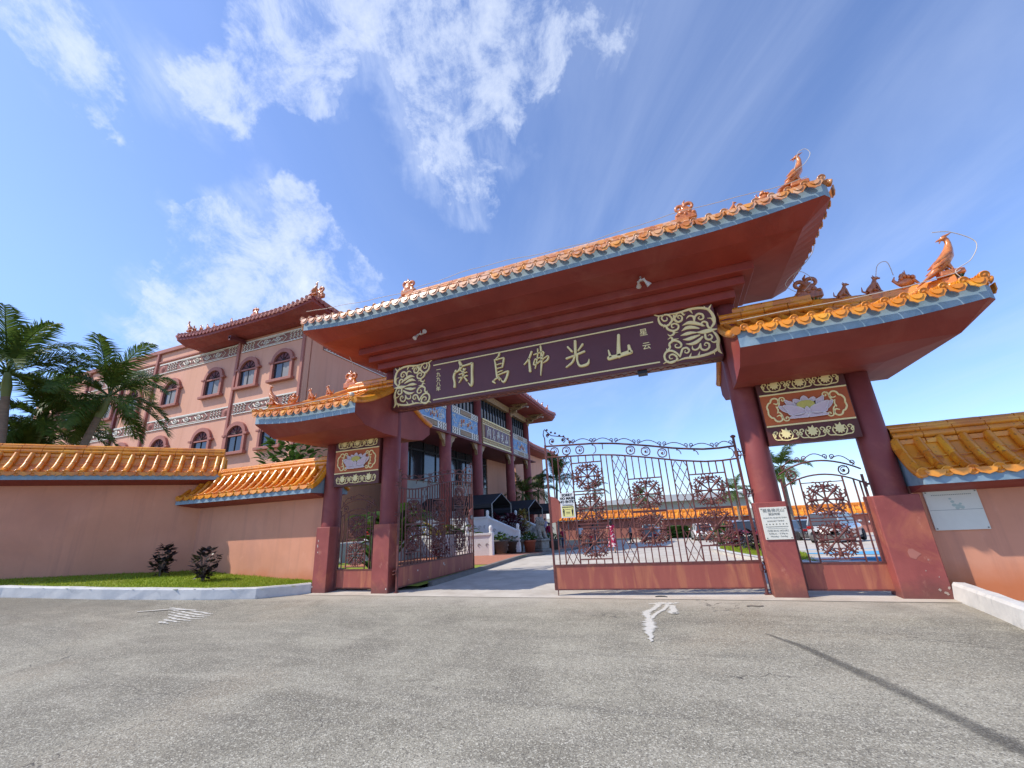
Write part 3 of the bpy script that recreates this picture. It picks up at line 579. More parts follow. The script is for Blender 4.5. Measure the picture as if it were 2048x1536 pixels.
# ------------------------------------------------------------------ roofs
def hip_roof(P,name,x0,x1,y0,y1,ze,fh,rise,insL,insR,sp,mt,lift=.18,soff=((.4,.25),(1.2,.1)),hL=True,hR=True,stackh=.42,figs=True,tr=.062,mf=None,mfig=None,ms=None,chamf=.14,back=True,liftlen=2.4,pw=1.35,nopan=False,ridge_m=None):
    """tiled hip roof: fascia, soffit, tiles, ridge parented to P. returns height function"""
    mf=mf or MT['fascia']; ms=ms or MT['soffit']
    yc=(y0+y1)/2; hd=(y1-y0)/2; zt=ze+fh
    def lf(x,y):
        dl=(x-x0) if hL else 1e3; dr=(x1-x) if hR else 1e3
        dx=min(dl,dr); dy=min(y-y0,y1-y)
        ax=max(0,1-dx/liftlen); ay=max(0,1-dy/min(liftlen,hd))
        return lift*(ax*ay)**1.6 if (dx<liftlen) else 0
    def zf(x,y):
        t=min(y-y0,y1-y)/hd
        if hL: t=min(t,(x-x0)/insL)
        if hR: t=min(t,(x1-x)/insR)
        t=max(-.1,min(1,t))
        return zt+rise*(abs(t)**pw*(1 if t>0 else -1)*.75+.25*t)+lf(x,y)
    # outline of the eave with chamfered corners
    c=chamf; out=[]
    def seg(a,bb,n): return [(a[0]+(bb[0]-a[0])*i/n,a[1]+(bb[1]-a[1])*i/n) for i in range(n)]
    A=[(x0+(c if hL else 0),y0),(x1-(c if hR else 0),y0)]+([(x1,y0+c)] if hR else [])+([(x1,y1-c)] if hR else [])+[(x1-(c if hR else 0),y1),(x0+(c if hL else 0),y1)]+([(x0,y1-c),(x0,y0+c)] if hL else [])
    pts=[]
    for i in range(len(A)):
        a,bb=A[i],A[(i+1)%len(A)]; L_=math.hypot(a[0]-bb[0],a[1]-bb[1]); pts+=seg(a,bb,max(1,int(L_/.25)))
    n=len(pts); b=MB(); vs=[];
    for (x,y) in pts:
        l=lf(x,y); vs+=[(x,y,ze+l),(x,y,zt+l-.01)]
    b.add(vs,[(2*i,2*((i+1)%n),2*((i+1)%n)+1,2*i+1) for i in range(n)],0)
    # thin drip edge below the fascia
    bfas=b
    b=MB(); rings=[[(x,y,ze+lf(x,y)-.002) for x,y in pts]]
    cx,cy=(x0+x1)/2,yc; zz=ze
    for (ins,drop) in soff:
        zz-=drop; r=[]
        for (x,y) in pts:
            xi=min(max(x,x0+(ins if hL else 0)),x1-(ins if hR else 0)); yi=min(max(y,y0+min(ins,hd*.95)),y1-min(ins,hd*.95)); r.append((xi,yi,zz))
        rings.append(r)
    vs=[p for r in rings for p in r]; fs=[]
    for k in range(len(rings)-1):
        for i in range(n): fs.append((k*n+i,k*n+(i+1)%n,(k+1)*n+(i+1)%n,(k+1)*n+i))
    b.add(vs,fs,0); last=rings[-1]
    zz2=last[0][2]; xi0=x0+(soff[-1][0] if hL else 0); xi1=x1-(soff[-1][0] if hR else 0); yi0=y0+min(soff[-1][0],hd*.95); yi1=y1-min(soff[-1][0],hd*.95)
    b.add([(xi0,yi0,zz2),(xi1,yi0,zz2),(xi1,yi1,zz2),(xi0,yi1,zz2)],[(0,1,2,3)],0)
    for flag,xe in ((hL,x0),(hR,x1)):      # closed gable end of a roof that dies against a pillar
        if not flag:
            prof=[(y0,zt),(y0,ze)]; z_=ze
            for (ins,drop) in soff: z_-=drop; prof.append((y0+min(ins,hd*.95),z_))
            prof+=[(y1-(q[0]-y0),q[1]) for q in prof[::-1]]
            prof+=[(y,zf(xe,y)-.01) for y in lin(y1,y0,10)][1:-1]
            xg=xe+(-.004 if xe==x0 else .004); b.add([(xg,p[0],p[1]) for p in prof],[tuple(range(len(prof)))],0)
    P=b.build(name,ms,P); bfas.build('fascia',mf,P)
    # tiles
    b=MB()
    def row(ax,u,side):
        """tile run starting at the eave at coordinate u on side"""
        if ax=='y':
            tl=1.0
            if hL: tl=min(tl,(u-x0)/insL)
            if hR: tl=min(tl,(x1-u)/insR)
            if tl<.05: return
            ys=[(-.035+(tl+.035)*k/5) for k in range(6)]
            pp=[(u,(y0+t*hd) if side==0 else (y1-t*hd)) for t in ys]; dirn=(0,-1) if side==0 else (0,1)
        else:
            dyy=min(u-y0,y1-u)/hd; ins=insL if side==2 else insR
            if dyy<.05: return
            ts=[(-.035+(dyy+.035)*k/5) for k in range(6)]
            pp=[((x0+t*ins) if side==2 else (x1-t*ins),u) for t in ts]; dirn=(-1,0) if side==2 else (1,0)
        P3=[V((x,y,zf(x,y)+.045)) for x,y in pp]
        b.tube(P3,tr,8,0,caps=False)
        e=P3[0]; d=V((dirn[0],dirn[1],-.25)).normalized()
        # round end cap with rim and boss
        rot=d.to_track_quat('Z','Y').to_matrix().to_4x4(); MM=Matrix.Translation(e)@rot
        b.lathe([(tr*1.14,-.03),(tr*1.14,.012),(tr*.95,.02),(tr*.86,.008),(tr*.45,.008),(tr*.3,.02),(.004,.024)],n=12,M=MM)
        for k in range(1,6,2):
            q=P3[k]; q2=P3[k-1]; dd=(q-q2).normalized(); b.tube([q-dd*.015,q+dd*.015],tr*1.13,8,0,caps=False)
    def drip(ax,u,side):
        if ax=='y': p=V((u,(y0-.05) if side==0 else (y1+.05),0)); tx=V((1,0,0)); dn=V((0,-1 if side==0 else 1,0))
        else: p=V(((x0-.05) if side==2 else (x1+.05),u,0)); tx=V((0,1,0)); dn=V((-1 if side==2 else 1,0,0))
        cxx=min(max(p.x,x0),x1); cyy=min(max(p.y,y0),y1); p.z=zf(cxx,cyy)+.0
        w=sp*.475; nn=9; outl=[]
        for k in range(nn+1):
            a=PI+PI*k/nn; rr=1+.05*math.cos(k*PI)
            outl.append(p+tx*(w*math.cos(a)*rr)+(V((0,0,1.18))*(w*math.sin(a)*rr))+dn*(.045-.02*math.sin(a)))
        th=dn*.02; a=outl; c_=[q+th for q in outl]; ctr=p+V((0,0,-w*.25))+dn*.05
        vs=a+c_; k=nn+1; fs=[tuple(range(k-1,-1,-1)),tuple(range(k,2*k))]+[(i,(i+1)%k,k+(i+1)%k,k+i) for i in range(k)]
        b.add(vs,fs,0)
        inner=[p+tx*(w*.62*math.cos(PI+PI*q/6))+V((0,0,1.18*w*.62*math.sin(PI+PI*q/6)))+dn*(.068-.02*math.sin(PI+PI*q/6)) for q in range(7)]
        b.add([q for q in inner]+[q+dn*.012-tx*0 for q in inner],[tuple(range(7,14))]+[(i,i+1,8+i,7+i) for i in range(6)],0)
    sides=[('y',0)]+([('y',1)] if back else [])
    for ax,sdn in sides:
        nn=int((x1-x0-.1)/sp); off=((x1-x0)-nn*sp)/2
        for k in range(nn+1):
            row(ax,x0+off+k*sp,sdn)
            if k<nn: drip(ax,x0+off+(k+.5)*sp,sdn)
    for flag,sdn in ((hL,2),(hR,3)):
        if flag:
            nn=int((y1-y0-.1)/sp); off=((y1-y0)-nn*sp)/2
            for k in range(nn+1):
                row('x',y0+off+k*sp,sdn)
                if k<nn: drip('x',y0+off+(k+.5)*sp,sdn)
    # pan surface
    gx=lin(x0,x1,max(6,int((x1-x0)/.3))); gy=lin(y0,y1,14)
    vs=[(x,y,zf(x,y)+.012) for y in gy for x in gx]; nx=len(gx)
    b.add(vs,[(j*nx+i,j*nx+i+1,(j+1)*nx+i+1,(j+1)*nx+i) for j in range(len(gy)-1) for i in range(nx-1)],0)
    if not hL or not hR:
        xe=x1 if not hR else x0; sg=.06 if not hR else -.06
        for yy_ in ((y0-.05,yc),(y1+.05,yc)):
            q=[(xe+sg*.2,yy_[0]+(yy_[1]-yy_[0])*k/6) for k in range(7)]
            b.tube([(x,y,zf(min(max(x,x0),x1),min(max(y,y0),y1))+.0) for x,y in q],.085,8,0)
    b.build('roof_tiles',mt,P)
    # ridges
    b=MB()
    def stack(path,h,w=.11,nl=3):
        path=[V(p) for p in path]; n_=len(path)
        for i in range(n_-1):
            a,c_=path[i],path[i+1]; t=(c_-a); th=V((t.x,t.y,0)).normalized(); nrm=V((-th.y,th.x,0))*w*.8
            b.add([a-nrm,a+nrm,c_+nrm,c_-nrm]+[p+V((0,0,h*.86)) for p in (a-nrm,a+nrm,c_+nrm,c_-nrm)],[(0,1,5,4),(1,2,6,5),(2,3,7,6),(3,0,4,7),(4,5,6,7)],0)
            L_=t.length; nj=max(1,int(L_/.42))
            for l in range(nl):
                zz=h*(l+.5)/nl; rr=h/nl*.50
                for sg in ((-1,1) if l<nl-1 else (0,)):
                    o_=nrm.normalized()*w*.75*sg if sg else V((0,0,0))
                    p0=a+o_+V((0,0,zz)); p1=c_+o_+V((0,0,zz)); R_=max(rr,.085 if w>.105 else .075) if sg==0 else rr
                    for j in range(nj):
                        q0=p0.lerp(p1,j/nj); q1=p0.lerp(p1,(j+.965)/nj); b.tube([q0,q1],R_*(1+.03*((j+l)%2)),8,0,caps=(j in (0,nj-1)))
    zr=zf((x0+x1)/2,yc)
    xl=x0+(insL if hL else .0); xr=x1-(insR if hR else .0)
    if not hL: xl=x0+.02
    if not hR: xr=x1-.02
    stack([(xl,yc,zr-.03),(xr,yc,zr-.03)],stackh,.11,3)
    hips=[]
    for flag,xe,xa,ins in ((hL,xl,x0,insL),(hR,xr,x1,insR)):
        if flag:
            for ye in (y0,y1):
                pth=[]
                for t in lin(0,.86,5): x=xe+(xa-xe)*t; y=yc+(ye-yc)*t; pth.append((x,y,zf(x,y)-.02+.0*t))
                stack(pth,stackh*.62,.10,2); hips.append(pth)
                # up-curled end tile
                e=V(pth[-1]); dd=(V(pth[-1])-V(pth[-2])).normalized(); q=e+dd*.12
                b.tube([e+V((0,0,.0)),e+dd*.15+V((0,0,-.02)),e+dd*.3+V((0,0,.01))],[.09,.085,.06],8,0)
    b.build('ridge',[ridge_m or mt,MT['mortar']],P)
    return zf,(xl,xr,yc,zr-.03+stackh),hips,P
def chiwen(m,name='ridge_ornament',parent=None,M=None,s=1.):
    b=MB()
    b.bbox(-.26,.26,-.08,.08,-.05,.16,.03)
    for (cx,cz,r,dr) in ((-.13,.34,.13,1),(.12,.36,.15,-1)):
        st=[(cx+ (r*(1-.8*t))*math.cos(rad(250)*0+rad(-90)+dr*t*1.3*2*PI),0,cz+(r*(1-.8*t))*math.sin(rad(-90)+dr*t*1.3*2*PI)) for t in lin(0,1,18)]
        b.tube(st,[.062*(1-.6*t) for t in lin(0,1,18)],8)
        b.tube([(cx*1.2,0,.1),(cx,0,cz-r)],[.09,.062],8)
    b.ell((0,0,.2),(.2,.09,.14),10)
    for k in range(5): b.ell((-.2+.1*k,-.07,.12+.05*(k%2)),(.05,.04,.045),7)
    b.tube([(.05,0,.3),(.0,0,.5),(.05,0,.58)],[.05,.035,.01],6)
    b.v=[(x*s,y*s,z*s) for x,y,z in b.v]
    o=b.build(name,m,parent); o.matrix_local=M or Matrix(); return o
def phoenix(m,parent,M,s=1.):
    b=MB()
    b.bbox(-.18,.2,-.09,.09,-.02,.10,.02)
    b.tube([(-.34,0,.02),(-.22,0,.12),(-.06,0,.27),(.06,0,.42),(.12,0,.56),(.155,0,.68),(.15,0,.77),(.11,0,.82)],[.03,.07,.115,.105,.07,.045,.042,.03],10)
    b.ell((.12,0,.80),(.065,.045,.048),8); b.tube([(.09,0,.80),(.02,0,.775),(-.02,0,.76)],[.03,.018,.004],6)
    b.tube([(.12,0,.84),(.2,0,.87),(.27,0,.90)],[.028,.02,.005],6); b.tube([(.06,0,.77),(.03,0,.71)],[.02,.006],5)
    for sg in (-1,1):
        b.tube([(.08,.09*sg,.46),(-.06,.12*sg,.36),(-.24,.12*sg,.24)],[.04,.05,.008],6,flat=.5)
        b.tube([(.04,.10*sg,.38),(-.1,.13*sg,.26),(-.30,.12*sg,.13)],[.035,.04,.008],6,flat=.5)
        b.tube([(.0,.05*sg,.22),(.03,.06*sg,.10)],[.04,.025],6)
    for k in range(5):
        a=-.1+.05*k; b.tube([(-.2,a*.4,.12),(-.34,a,.03),(-.5,a*1.6,-.08)],[.03,.028,.006],5)
    for k in range(14):
        t=k/14; b.ell((-.16+.26*t,(-.1 if k%2 else .1)*(.9),.16+.3*t),(.03,.02,.025),5)
    b.v=[(x*s,y*s,z*s) for x,y,z in b.v]
    o=b.build('ridge_phoenix',m,parent); o.matrix_local=M; return o
def beast(m,parent,M,s=1.,kind=0):
    b=MB(); b.bbox(-.12,.12,-.06,.06,-.03,.04,.015)
    if kind==0:   # seated dog-like figure
        b.tube([(-.11,0,.05),(-.05,0,.11),(.03,0,.22),(.06,0,.31)],[.06,.075,.055,.035],8); b.ell((.085,0,.345),(.06,.036,.04),8)
        b.tube([(.1,0,.34),(.16,0,.33)],[.03,.016],6)
        for sg in (-1,1):
            b.tube([(.06,.03*sg,.22),(.08,.035*sg,.1),(.09,.035*sg,.02)],[.028,.018,.018],6); b.tube([(-.03,.055*sg,.08),(.04,.06*sg,.04)],[.045,.02],6); b.tube([(.05,.025*sg,.37),(.04,.03*sg,.41)],[.016,.004],5)
        b.tube([(-.13,0,.05),(-.2,0,.1),(-.19,0,.2)],[.025,.02,.006],6)
    else:         # crouching lion-like figure
        b.ell((-.02,0,.12),(.15,.07,.1),10); b.ell((-.03,0,.25),(.07,.06,.08),9); b.ell((.1,0,.2),(.06,.05,.06),8)
        for k in range(7): b.ell((-.09+.03*k,(.05 if k%2 else -.05),.2+.02*(k%3)),(.035,.03,.04),6)
        for sg in (-1,1): b.tube([(.08,.05*sg,.14),(.14,.05*sg,.03)],[.03,.025],6); b.tube([(.0,.02*sg,.3),(.01,.03*sg,.37)],[.02,.004],5)
        b.tube([(-.13,0,.1),(-.2,0,.2),(-.16,0,.28)],[.035,.03,.008],6)
    b.v=[(x*s,y*s,z*s) for x,y,z in b.v]
    o=b.build('ridge_beast',m,parent); o.matrix_local=M; return o
# ------------------------------------------------------------------ the gateway
G=thing('temple_gateway','tall red gateway with four pillars, orange tiled roofs and a gold lettered maroon name board','gateway')
ZC=[(-9.75,4.45),(-7.66,6.3),(1.74,6.3),(3.81,4.45)]
PL=[(-9.85,-9.36),(-7.84,-7.31),(1.43,1.98),(3.37,4.07)]
for (cx,h),(a,c) in zip(ZC,PL):
    b=MB(); b.lathe([(.26,-.1),(.262,1.0),(.26,2.4),(.256,h)],(cx,.42,0),32); col=b.build('pillar',MT['col'],G)
    b=MB(); b.bbox(a,c,0,.46,-.05,1.72,.012); b.build('plinth',MT['plinth'],col)
# main roof
zf,rg,hp,RF=hip_roof(G,'main_roof',-9.45,3.63,-1.7,2.3,6.97,.30,1.32,2.25,2.2,.285,MT['tile_old'],lift=.2,soff=((.45,.12),(1.25,.06)),stackh=.32,mf=MT['fascia'],ms=MT['soffit'],tr=.062)
for x,sg in ((rg[0]+.05,1),(rg[1]-.05,-1)):
    chiwen(MT['fig'],parent=RF,M=Matrix.Translation((x,.3,rg[3]-.02))@Matrix.Rotation(0 if sg<0 else PI,4,'Z'),s=1.0)
def on_hip(path,t,dz=0):
    n=len(path)-1; i=min(n-1,int(t*n)); f=t*n-i; return V(path[i]).lerp(V(path[i+1]),f)+V((0,0,dz))
# hips order: (left front, left back, right front, right back)
for hi,ang in ((2,rad(-45)),):
    p=on_hip(hp[hi],.98,.22); phoenix(MT['fig'],RF,Matrix.Translation(p)@Matrix.Rotation(0 if hi else PI,4,'Z'),.85)
    p=on_hip(hp[hi],.72,.21); beast(MT['fig'],RF,Matrix.Translation(p)@Matrix.Rotation(0 if hi else PI,4,'Z'),.75,1)
    if hi==2:
        p=on_hip(hp[hi],.45,.21); beast(MT['fig'],RF,Matrix.Translation(p),.6,0)
# stepped beams under the main soffit
b=MB()
for (xa,xb,y,z0,z1) in ((-7.9,1.98,-.10,6.2,6.40),(-8.1,2.18,-.30,6.40,6.60),(-8.3,2.38,-.52,6.60,6.80)): b.bbox(xa,xb,y,.84-y,z0,z1,.012)
b.build('beam',MT['soffit'],G)
# side roofs
for side in (0,1):
    if side: x0,x1,hL,hR,iL,iR=1.56,5.33,False,True,1,1.87
    else: x0,x1,hL,hR,iL,iR=-11.13,-7.42,True,False,1.87,1
    zf2,rg2,hp2,RS=hip_roof(G,'side_roof',x0,x1,-1.5,2.1,4.50,.33,.86,iL,iR,.27,MT['tile'],lift=.16,soff=((.42,.25),(1.2,.10)),hL=hL,hR=hR,stackh=.44,liftlen=1.9,pw=1.5)
    h=hp2[0]; rz=0 if side else PI; mm=Matrix.Rotation(rz,4,'Z')
    xe=rg2[1] if side else rg2[0]
    chiwen(MT['figdark'] if side else MT['fig'],parent=RS,M=Matrix.Translation((xe+(-.0 if side else .0),.3,rg2[3]-.1))@mm,s=1.0)
    for t,k,sc,m in ((.28,0,.85,'figdark' if side else 'fig'),(.50,0,.95,'figdark' if side else 'fig'),(.72,1,.95,'fig')):
        beast(MT[m],RS,Matrix.Translation(on_hip(h,t,.26))@mm,sc,k)
    phoenix(MT['fig'],RS,Matrix.Translation(on_hip(h,.97,.28))@mm,.9 if side else .72)
    hb=hp2[1]; phoenix(MT['fig'],RS,Matrix.Translation(on_hip(hb,.97,.28))@mm,.7)
    b=MB()   # weeds rooted in the ridge
    for j in range(40):
        p=on_hip(h,.99 if j%2 else .04,.20)+V((R.uniform(-.06,.1),R.uniform(-.05,.05),0)); b.blade(p,p+V((R.uniform(-.1,.12),R.uniform(-.08,.08),R.uniform(.05,.17))),.03)
    b.build('weed',MT['leaf'],RS)
# name board
b=MB(); b.bbox(-7.40,1.49,0.0,.40,4.88,6.2,.012); NB=b.build('name_board',MT['board'],G)
for (key) in 'abcde':
    b=MB()
    for st in GLY[key]: b.stroke(st,0.0,.05)
    b.build('letter',MT['gold'],NB)
b=MB()
for (z,za) in ((4.985,0),(6.03,0)):
    b.box(-6.0,.14,-.012,.002,z-.016,z+.016)
b.build('border',MT['gold'],NB)
ORN=[[(0.196,6.199,0.012),(0.296,6.148,0.014),(0.405,6.154,0.014)],[(0.511,6.146,0.008),(0.65,6.127,0.02),(0.81,6.141,0.026),(1.006,6.167,0.03),(1.208,6.148,0.03),(1.349,6.089,0.029),(1.416,5.996,0.031),(1.454,5.845,0.035),(1.437,5.709,0.031),(1.379,5.633,0.023),(1.34,5.583,0.011)],[(1.379,6.07,0.027),(1.423,6.126,0.018),(1.459,6.173,0.004)],[(1.327,6.103,0.02),(1.3,6.171,0.004)],[(1.375,5.506,0.013),(1.424,5.417,0.028),(1.45,5.295,0.034),(1.417,5.166,0.035),(1.413,5.033,0.029),(1.457,4.945,0.005)],[(0.515,4.939,0.008),(0.682,4.975,0.023),(0.881,4.962,0.026),(1.047,4.968,0.03),(1.215,4.993,0.031),(1.354,5.045,0.031),(1.421,5.127,0.026)],[(1.31,5.025,0.02),(1.308,4.944,0.004)],[(0.285,6.13,0.018),(0.267,6.05,0.024),(0.302,5.927,0.026),(0.412,5.857,0.026),(0.528,5.917,0.024),(0.566,6.022,0.022),(0.508,6.125,0.022),(0.405,6.15,0.02),(0.344,6.08,0.018),(0.384,5.996,0.018),(0.457,6.006,0.014),(0.46,6.068,0.008)],[(0.509,5.911,0.024),(0.614,6.011,0.026),(0.688,6.087,0.022)],[(0.385,5.888,0.018),(0.349,5.817,0.004)],[(0.413,5.861,0.024),(0.437,5.769,0.026),(0.545,5.698,0.026),(0.655,5.729,0.024),(0.678,5.817,0.022),(0.609,5.878,0.02),(0.535,5.854,0.018),(0.538,5.787,0.014),(0.58,5.786,0.008)],[(0.546,5.704,0.024),(0.55,5.622,0.025),(0.461,5.588,0.018),(0.416,5.638,0.004)],[(0.554,5.645,0.018),(0.643,5.638,0.004)],[(0.622,6.082,0.022),(0.628,5.973,0.026),(0.687,5.901,0.026),(0.775,5.93,0.024),(0.79,6.018,0.02),(0.736,6.063,0.016),(0.699,6.018,0.012),(0.735,5.981,0.008)],[(0.805,6.132,0.026),(0.839,6.051,0.016),(0.874,6.068,0.004)],[(0.992,6.139,0.026),(1.032,6.043,0.005)],[(0.881,5.943,0.008),(0.941,5.994,0.02),(1.024,5.977,0.022),(1.038,5.902,0.022),(1.033,5.832,0.018)],[(1.033,5.832,0.018),(1.071,5.951,0.022),(1.152,6.008,0.026),(1.234,5.966,0.025),(1.237,5.876,0.021),(1.172,5.851,0.017),(1.13,5.901,0.012),(1.165,5.929,0.008)],[(1.437,5.749,0.029),(1.402,5.828,0.017),(1.32,5.853,0.004)],[(1.325,5.592,0.021),(1.291,5.659,0.023),(1.29,5.743,0.023),(1.231,5.787,0.023),(1.174,5.75,0.019),(1.176,5.689,0.013),(1.237,5.675,0.008)],[(1.195,5.701,0.021),(1.027,5.799,0.045),(0.896,5.829,0.039),(0.765,5.789,0.005)],[(1.101,5.642,0.015),(0.96,5.703,0.041),(0.841,5.71,0.039),(0.726,5.656,0.005)],[(1.034,5.551,0.013),(0.902,5.569,0.037),(0.799,5.562,0.037),(0.686,5.544,0.005)],[(1.088,5.475,0.015),(0.931,5.444,0.04),(0.827,5.426,0.036),(0.72,5.437,0.005)],[(1.136,5.416,0.023),(1.012,5.328,0.04),(0.889,5.295,0.034),(0.767,5.316,0.005)],[(1.042,5.549,0.01),(1.166,5.536,0.044),(1.316,5.542,0.047),(1.467,5.545,0.008)],[(1.203,5.465,0.025),(1.204,5.362,0.025),(1.279,5.321,0.023),(1.338,5.377,0.019),(1.306,5.442,0.013),(1.257,5.421,0.008)],[(1.43,5.26,0.028),(1.342,5.24,0.017),(1.285,5.3,0.004)],[(0.888,5.24,0.008),(0.887,5.168,0.019),(0.944,5.135,0.021),(1.017,5.171,0.021),(1.066,5.258,0.017)],[(1.066,5.258,0.017),(1.064,5.138,0.022),(1.138,5.088,0.024),(1.224,5.129,0.022),(1.24,5.218,0.021),(1.183,5.263,0.017),(1.141,5.214,0.011),(1.179,5.192,0.007)],[(0.8,4.997,0.024),(0.837,5.075,0.005)],[(0.982,4.994,0.024),(1.02,5.073,0.005)],[(0.588,5.038,0.021),(0.64,5.145,0.025),(0.674,5.209,0.023),(0.758,5.223,0.023),(0.807,5.154,0.021),(0.763,5.095,0.017),(0.706,5.116,0.011),(0.724,5.161,0.008)],[(0.531,4.984,0.019),(0.438,4.934,0.025),(0.351,4.931,0.025),(0.275,4.994,0.025),(0.255,5.106,0.025),(0.308,5.199,0.025),(0.415,5.217,0.025),(0.516,5.15,0.023),(0.59,5.031,0.015)],[(0.354,4.95,0.009),(0.494,4.962,0.021),(0.516,5.046,0.021),(0.45,5.117,0.021),(0.37,5.099,0.017),(0.367,5.025,0.013),(0.421,5.019,0.008)],[(0.33,5.23,0.019),(0.41,5.294,0.025),(0.411,5.389,0.025),(0.505,5.45,0.025),(0.616,5.411,0.023),(0.666,5.321,0.023),(0.621,5.259,0.019),(0.539,5.277,0.015),(0.531,5.337,0.012),(0.578,5.347,0.008)],[(0.465,5.422,0.023),(0.497,5.492,0.023),(0.467,5.542,0.018),(0.395,5.505,0.004)],[(0.527,5.479,0.017),(0.627,5.48,0.004)],[(0.33,5.23,0.017),(0.332,5.289,0.004)],[(0.213,4.933,0.011),(0.287,4.962,0.013),(0.324,4.975,0.013)]]
for sg in (1,-1):
    b=MB()
    for i,st in enumerate(ORN): b.stroke([(x if sg>0 else -5.86-x,z,w) for x,z,w in st],-.0002*(i%7),.026)
    b.build('scroll_ornament',MT['gold'],NB)
for i_,ch in enumerate('一九九八年'): text_mesh('date_character',ch,.15,MT['gold'],NB,TM(-5.83,-.004,5.86-.145*i_),.004,bold=.0015)
t2=text_mesh('signature_lettering','星',.2,MT['gold'],NB,TM(-.12,-.004,5.80),.004,bold=.0015); t3=text_mesh('signature_lettering','云',.2,MT['gold'],NB,TM(-.10,-.004,5.44),.004,bold=.0015)
b=MB()   # carved relief on the underside of the board
for k in range(30):
    x=-7.2+k*.285
    b.tube([(x,.1,4.878),(x+.07,.2,4.872),(x+.14,.12,4.872),(x+.2,.28,4.872),(x+.27,.2,4.878)],.012,5)
b.build('underside_relief',MT['trim'],NB)
# lotus panels over the narrow gates
def lotus(cx,cz,s,b0,b1,b2):
    """b0 petals, b1 white edges, b2 seed head"""
    def leaf(pts,y):
        b0.prism([(cx+x*s,y,cz+z*s) for x,z in pts],(0,-.012,0)); q=pts+[pts[0]]
        b1.stroke([(cx+x*s,cz+z*s,.007) for x,z in q],y-.008,.012)
    base=.115
    for i,(a,l,w) in enumerate(((0,.36,.11),(-34,.36,.10),(34,.36,.10),(-66,.42,.10),(66,.42,.10),(-88,.55,.11),(88,.55,.11))):
        an=rad(90-a); dx,dz=math.cos(an),math.sin(an); nx,nz=-dz,dx; o=(dx*.05,-.08)
        up_=.14 if abs(a)>60 else 0
        pts=[(o[0],o[1]),(o[0]+dx*l*.45+nx*w,o[1]+dz*l*.45+nz*w+up_*.1),(o[0]+dx*l*.85+nx*w*.6,o[1]+dz*l*.85+nz*w*.6+up_*.5),(o[0]+dx*l,o[1]+dz*l+up_),(o[0]+dx*l*.85-nx*w*.6,o[1]+dz*l*.85-nz*w*.6+up_*.5),(o[0]+dx*l*.45-nx*w,o[1]+dz*l*.45-nz*w)]
        leaf(pts,.142-.004*abs(i-3))
    b2.prism([(cx+s*.2*math.cos(t),.118,cz+s*(.06+.1*math.sin(t))) for t in lin(0,2*PI,20)[:-1]],(0,-.02,0))
    for sg in (-1,1):
        leaf([(0,-.16),(sg*.12,-.02),(sg*.34,.06),(sg*.50,.08),(sg*.44,-.06),(sg*.40,-.18),(sg*.2,-.22)],.112)
        leaf([(0,-.20),(sg*.16,-.17),(sg*.36,-.22),(sg*.42,-.27),(sg*.2,-.28),(0,-.28)],.104)
    leaf([(0,-.2),(.06,-.12),(0,-.01),(-.06,-.12)],.098)
for side in (0,1):
    x0,x1=((2.0,3.56),(-9.50,-7.90))[1-side]
    cx=(x0+x1)/2; b=MB(); b.box(x0-.02,x1+.02,.16,.42,2.84,4.42); PN=b.build('lotus_panel',MT['paneldark'],G)
    b=MB(); b.box(x0,x1,.148,.165,3.225,3.885); b.build('panel_ground',MT['panelred'],PN)
    b=MB(); b.box(x0,x1,.138,.166,3.205,3.235); b.box(x0,x1,.138,.166,3.875,3.905)
    for zc in (3.02,4.07):
        st,fl=vine(x0+.08,x1-.08,zc,.27)
        for s_ in st: b.stroke(s_,.16,.014)
        for (fx,fz) in fl:
            pts=[]
            for k in range(18):
                a=2*PI*k/18; r_=.115*(1 if k%2==0 else .62)*(1+.25*math.sin(a)); pts.append((fx+r_*math.cos(a)*.9,.158,fz+r_*math.sin(a)))
            b.prism(pts,(0,-.022,0))
    b.build('vine_scroll',MT['gold'],PN)
    for sg in (-1,1):
        b=MB(); f=lambda x,z:(cx+sg*x,3.555+z)
        for v in (1,-1):
            st=[(.68,0,.016),(.69,.08,.016),(.65,.15,.018),(.61,.17,.016),(.58,.23,.018),(.52,.25,.016),(.47,.22,.016),(.46,.16,.016),(.50,.12,.014),(.55,.14,.010)]
            b.stroke([(cx+sg*x,3.555+v*z,w) for x,z,w in st],.148,.02)
            st=spiral(.38,.20,.06,1.1,rad(20),1,.014,.01,8,tail=[(.50,.05,.012),(.46,.10,.014)]); b.stroke([(cx+sg*x,3.555+v*z,w) for x,z,w in st],.148,.02)
        b.stroke([(cx+sg*.52,3.49,.012),(cx+sg*.50,3.555,.014),(cx+sg*.52,3.62,.012)],.148,.02)
        b.build('cloud_scroll',MT['gold'],PN)
    b0,b1,b2=MB(),MB(),MB(); lotus(cx,3.555,.80,b0,b1,b2)
    LF=b0.build('lotus_flower',MT['petal'],PN); b1.build('petal_edge',MT['petal_edge'],LF); b2.build('seed_head',MT['seed'],LF)
def chips(spots,m,par,y=-.0035,seed=1):
    rr=random.Random(seed)
    for (x,z,r,st_) in spots:
        b=MB(); b.prism([(x+r*math.cos(a)*rr.uniform(.4,1.2),y,z+r*st_*math.sin(a)*rr.uniform(.4,1.3)) for a in lin(0,2*PI,9)[:-1]],(0,-.0015,0)); b.build('paint_chip',m,par)
pls=[c for p in kids(G) if p.name.startswith('pillar') for c in kids(p)]
chips([(-9.74,1.36,.016,1.8),(-9.75,1.22,.022,2),(-9.73,1.05,.014,1.3),(-9.83,.16,.02,1.2)],MT['lampwhite'],pls[0],seed=2)
chips([(-7.36,.12,.02,1.5)],MT['lampwhite'],pls[1],seed=3)
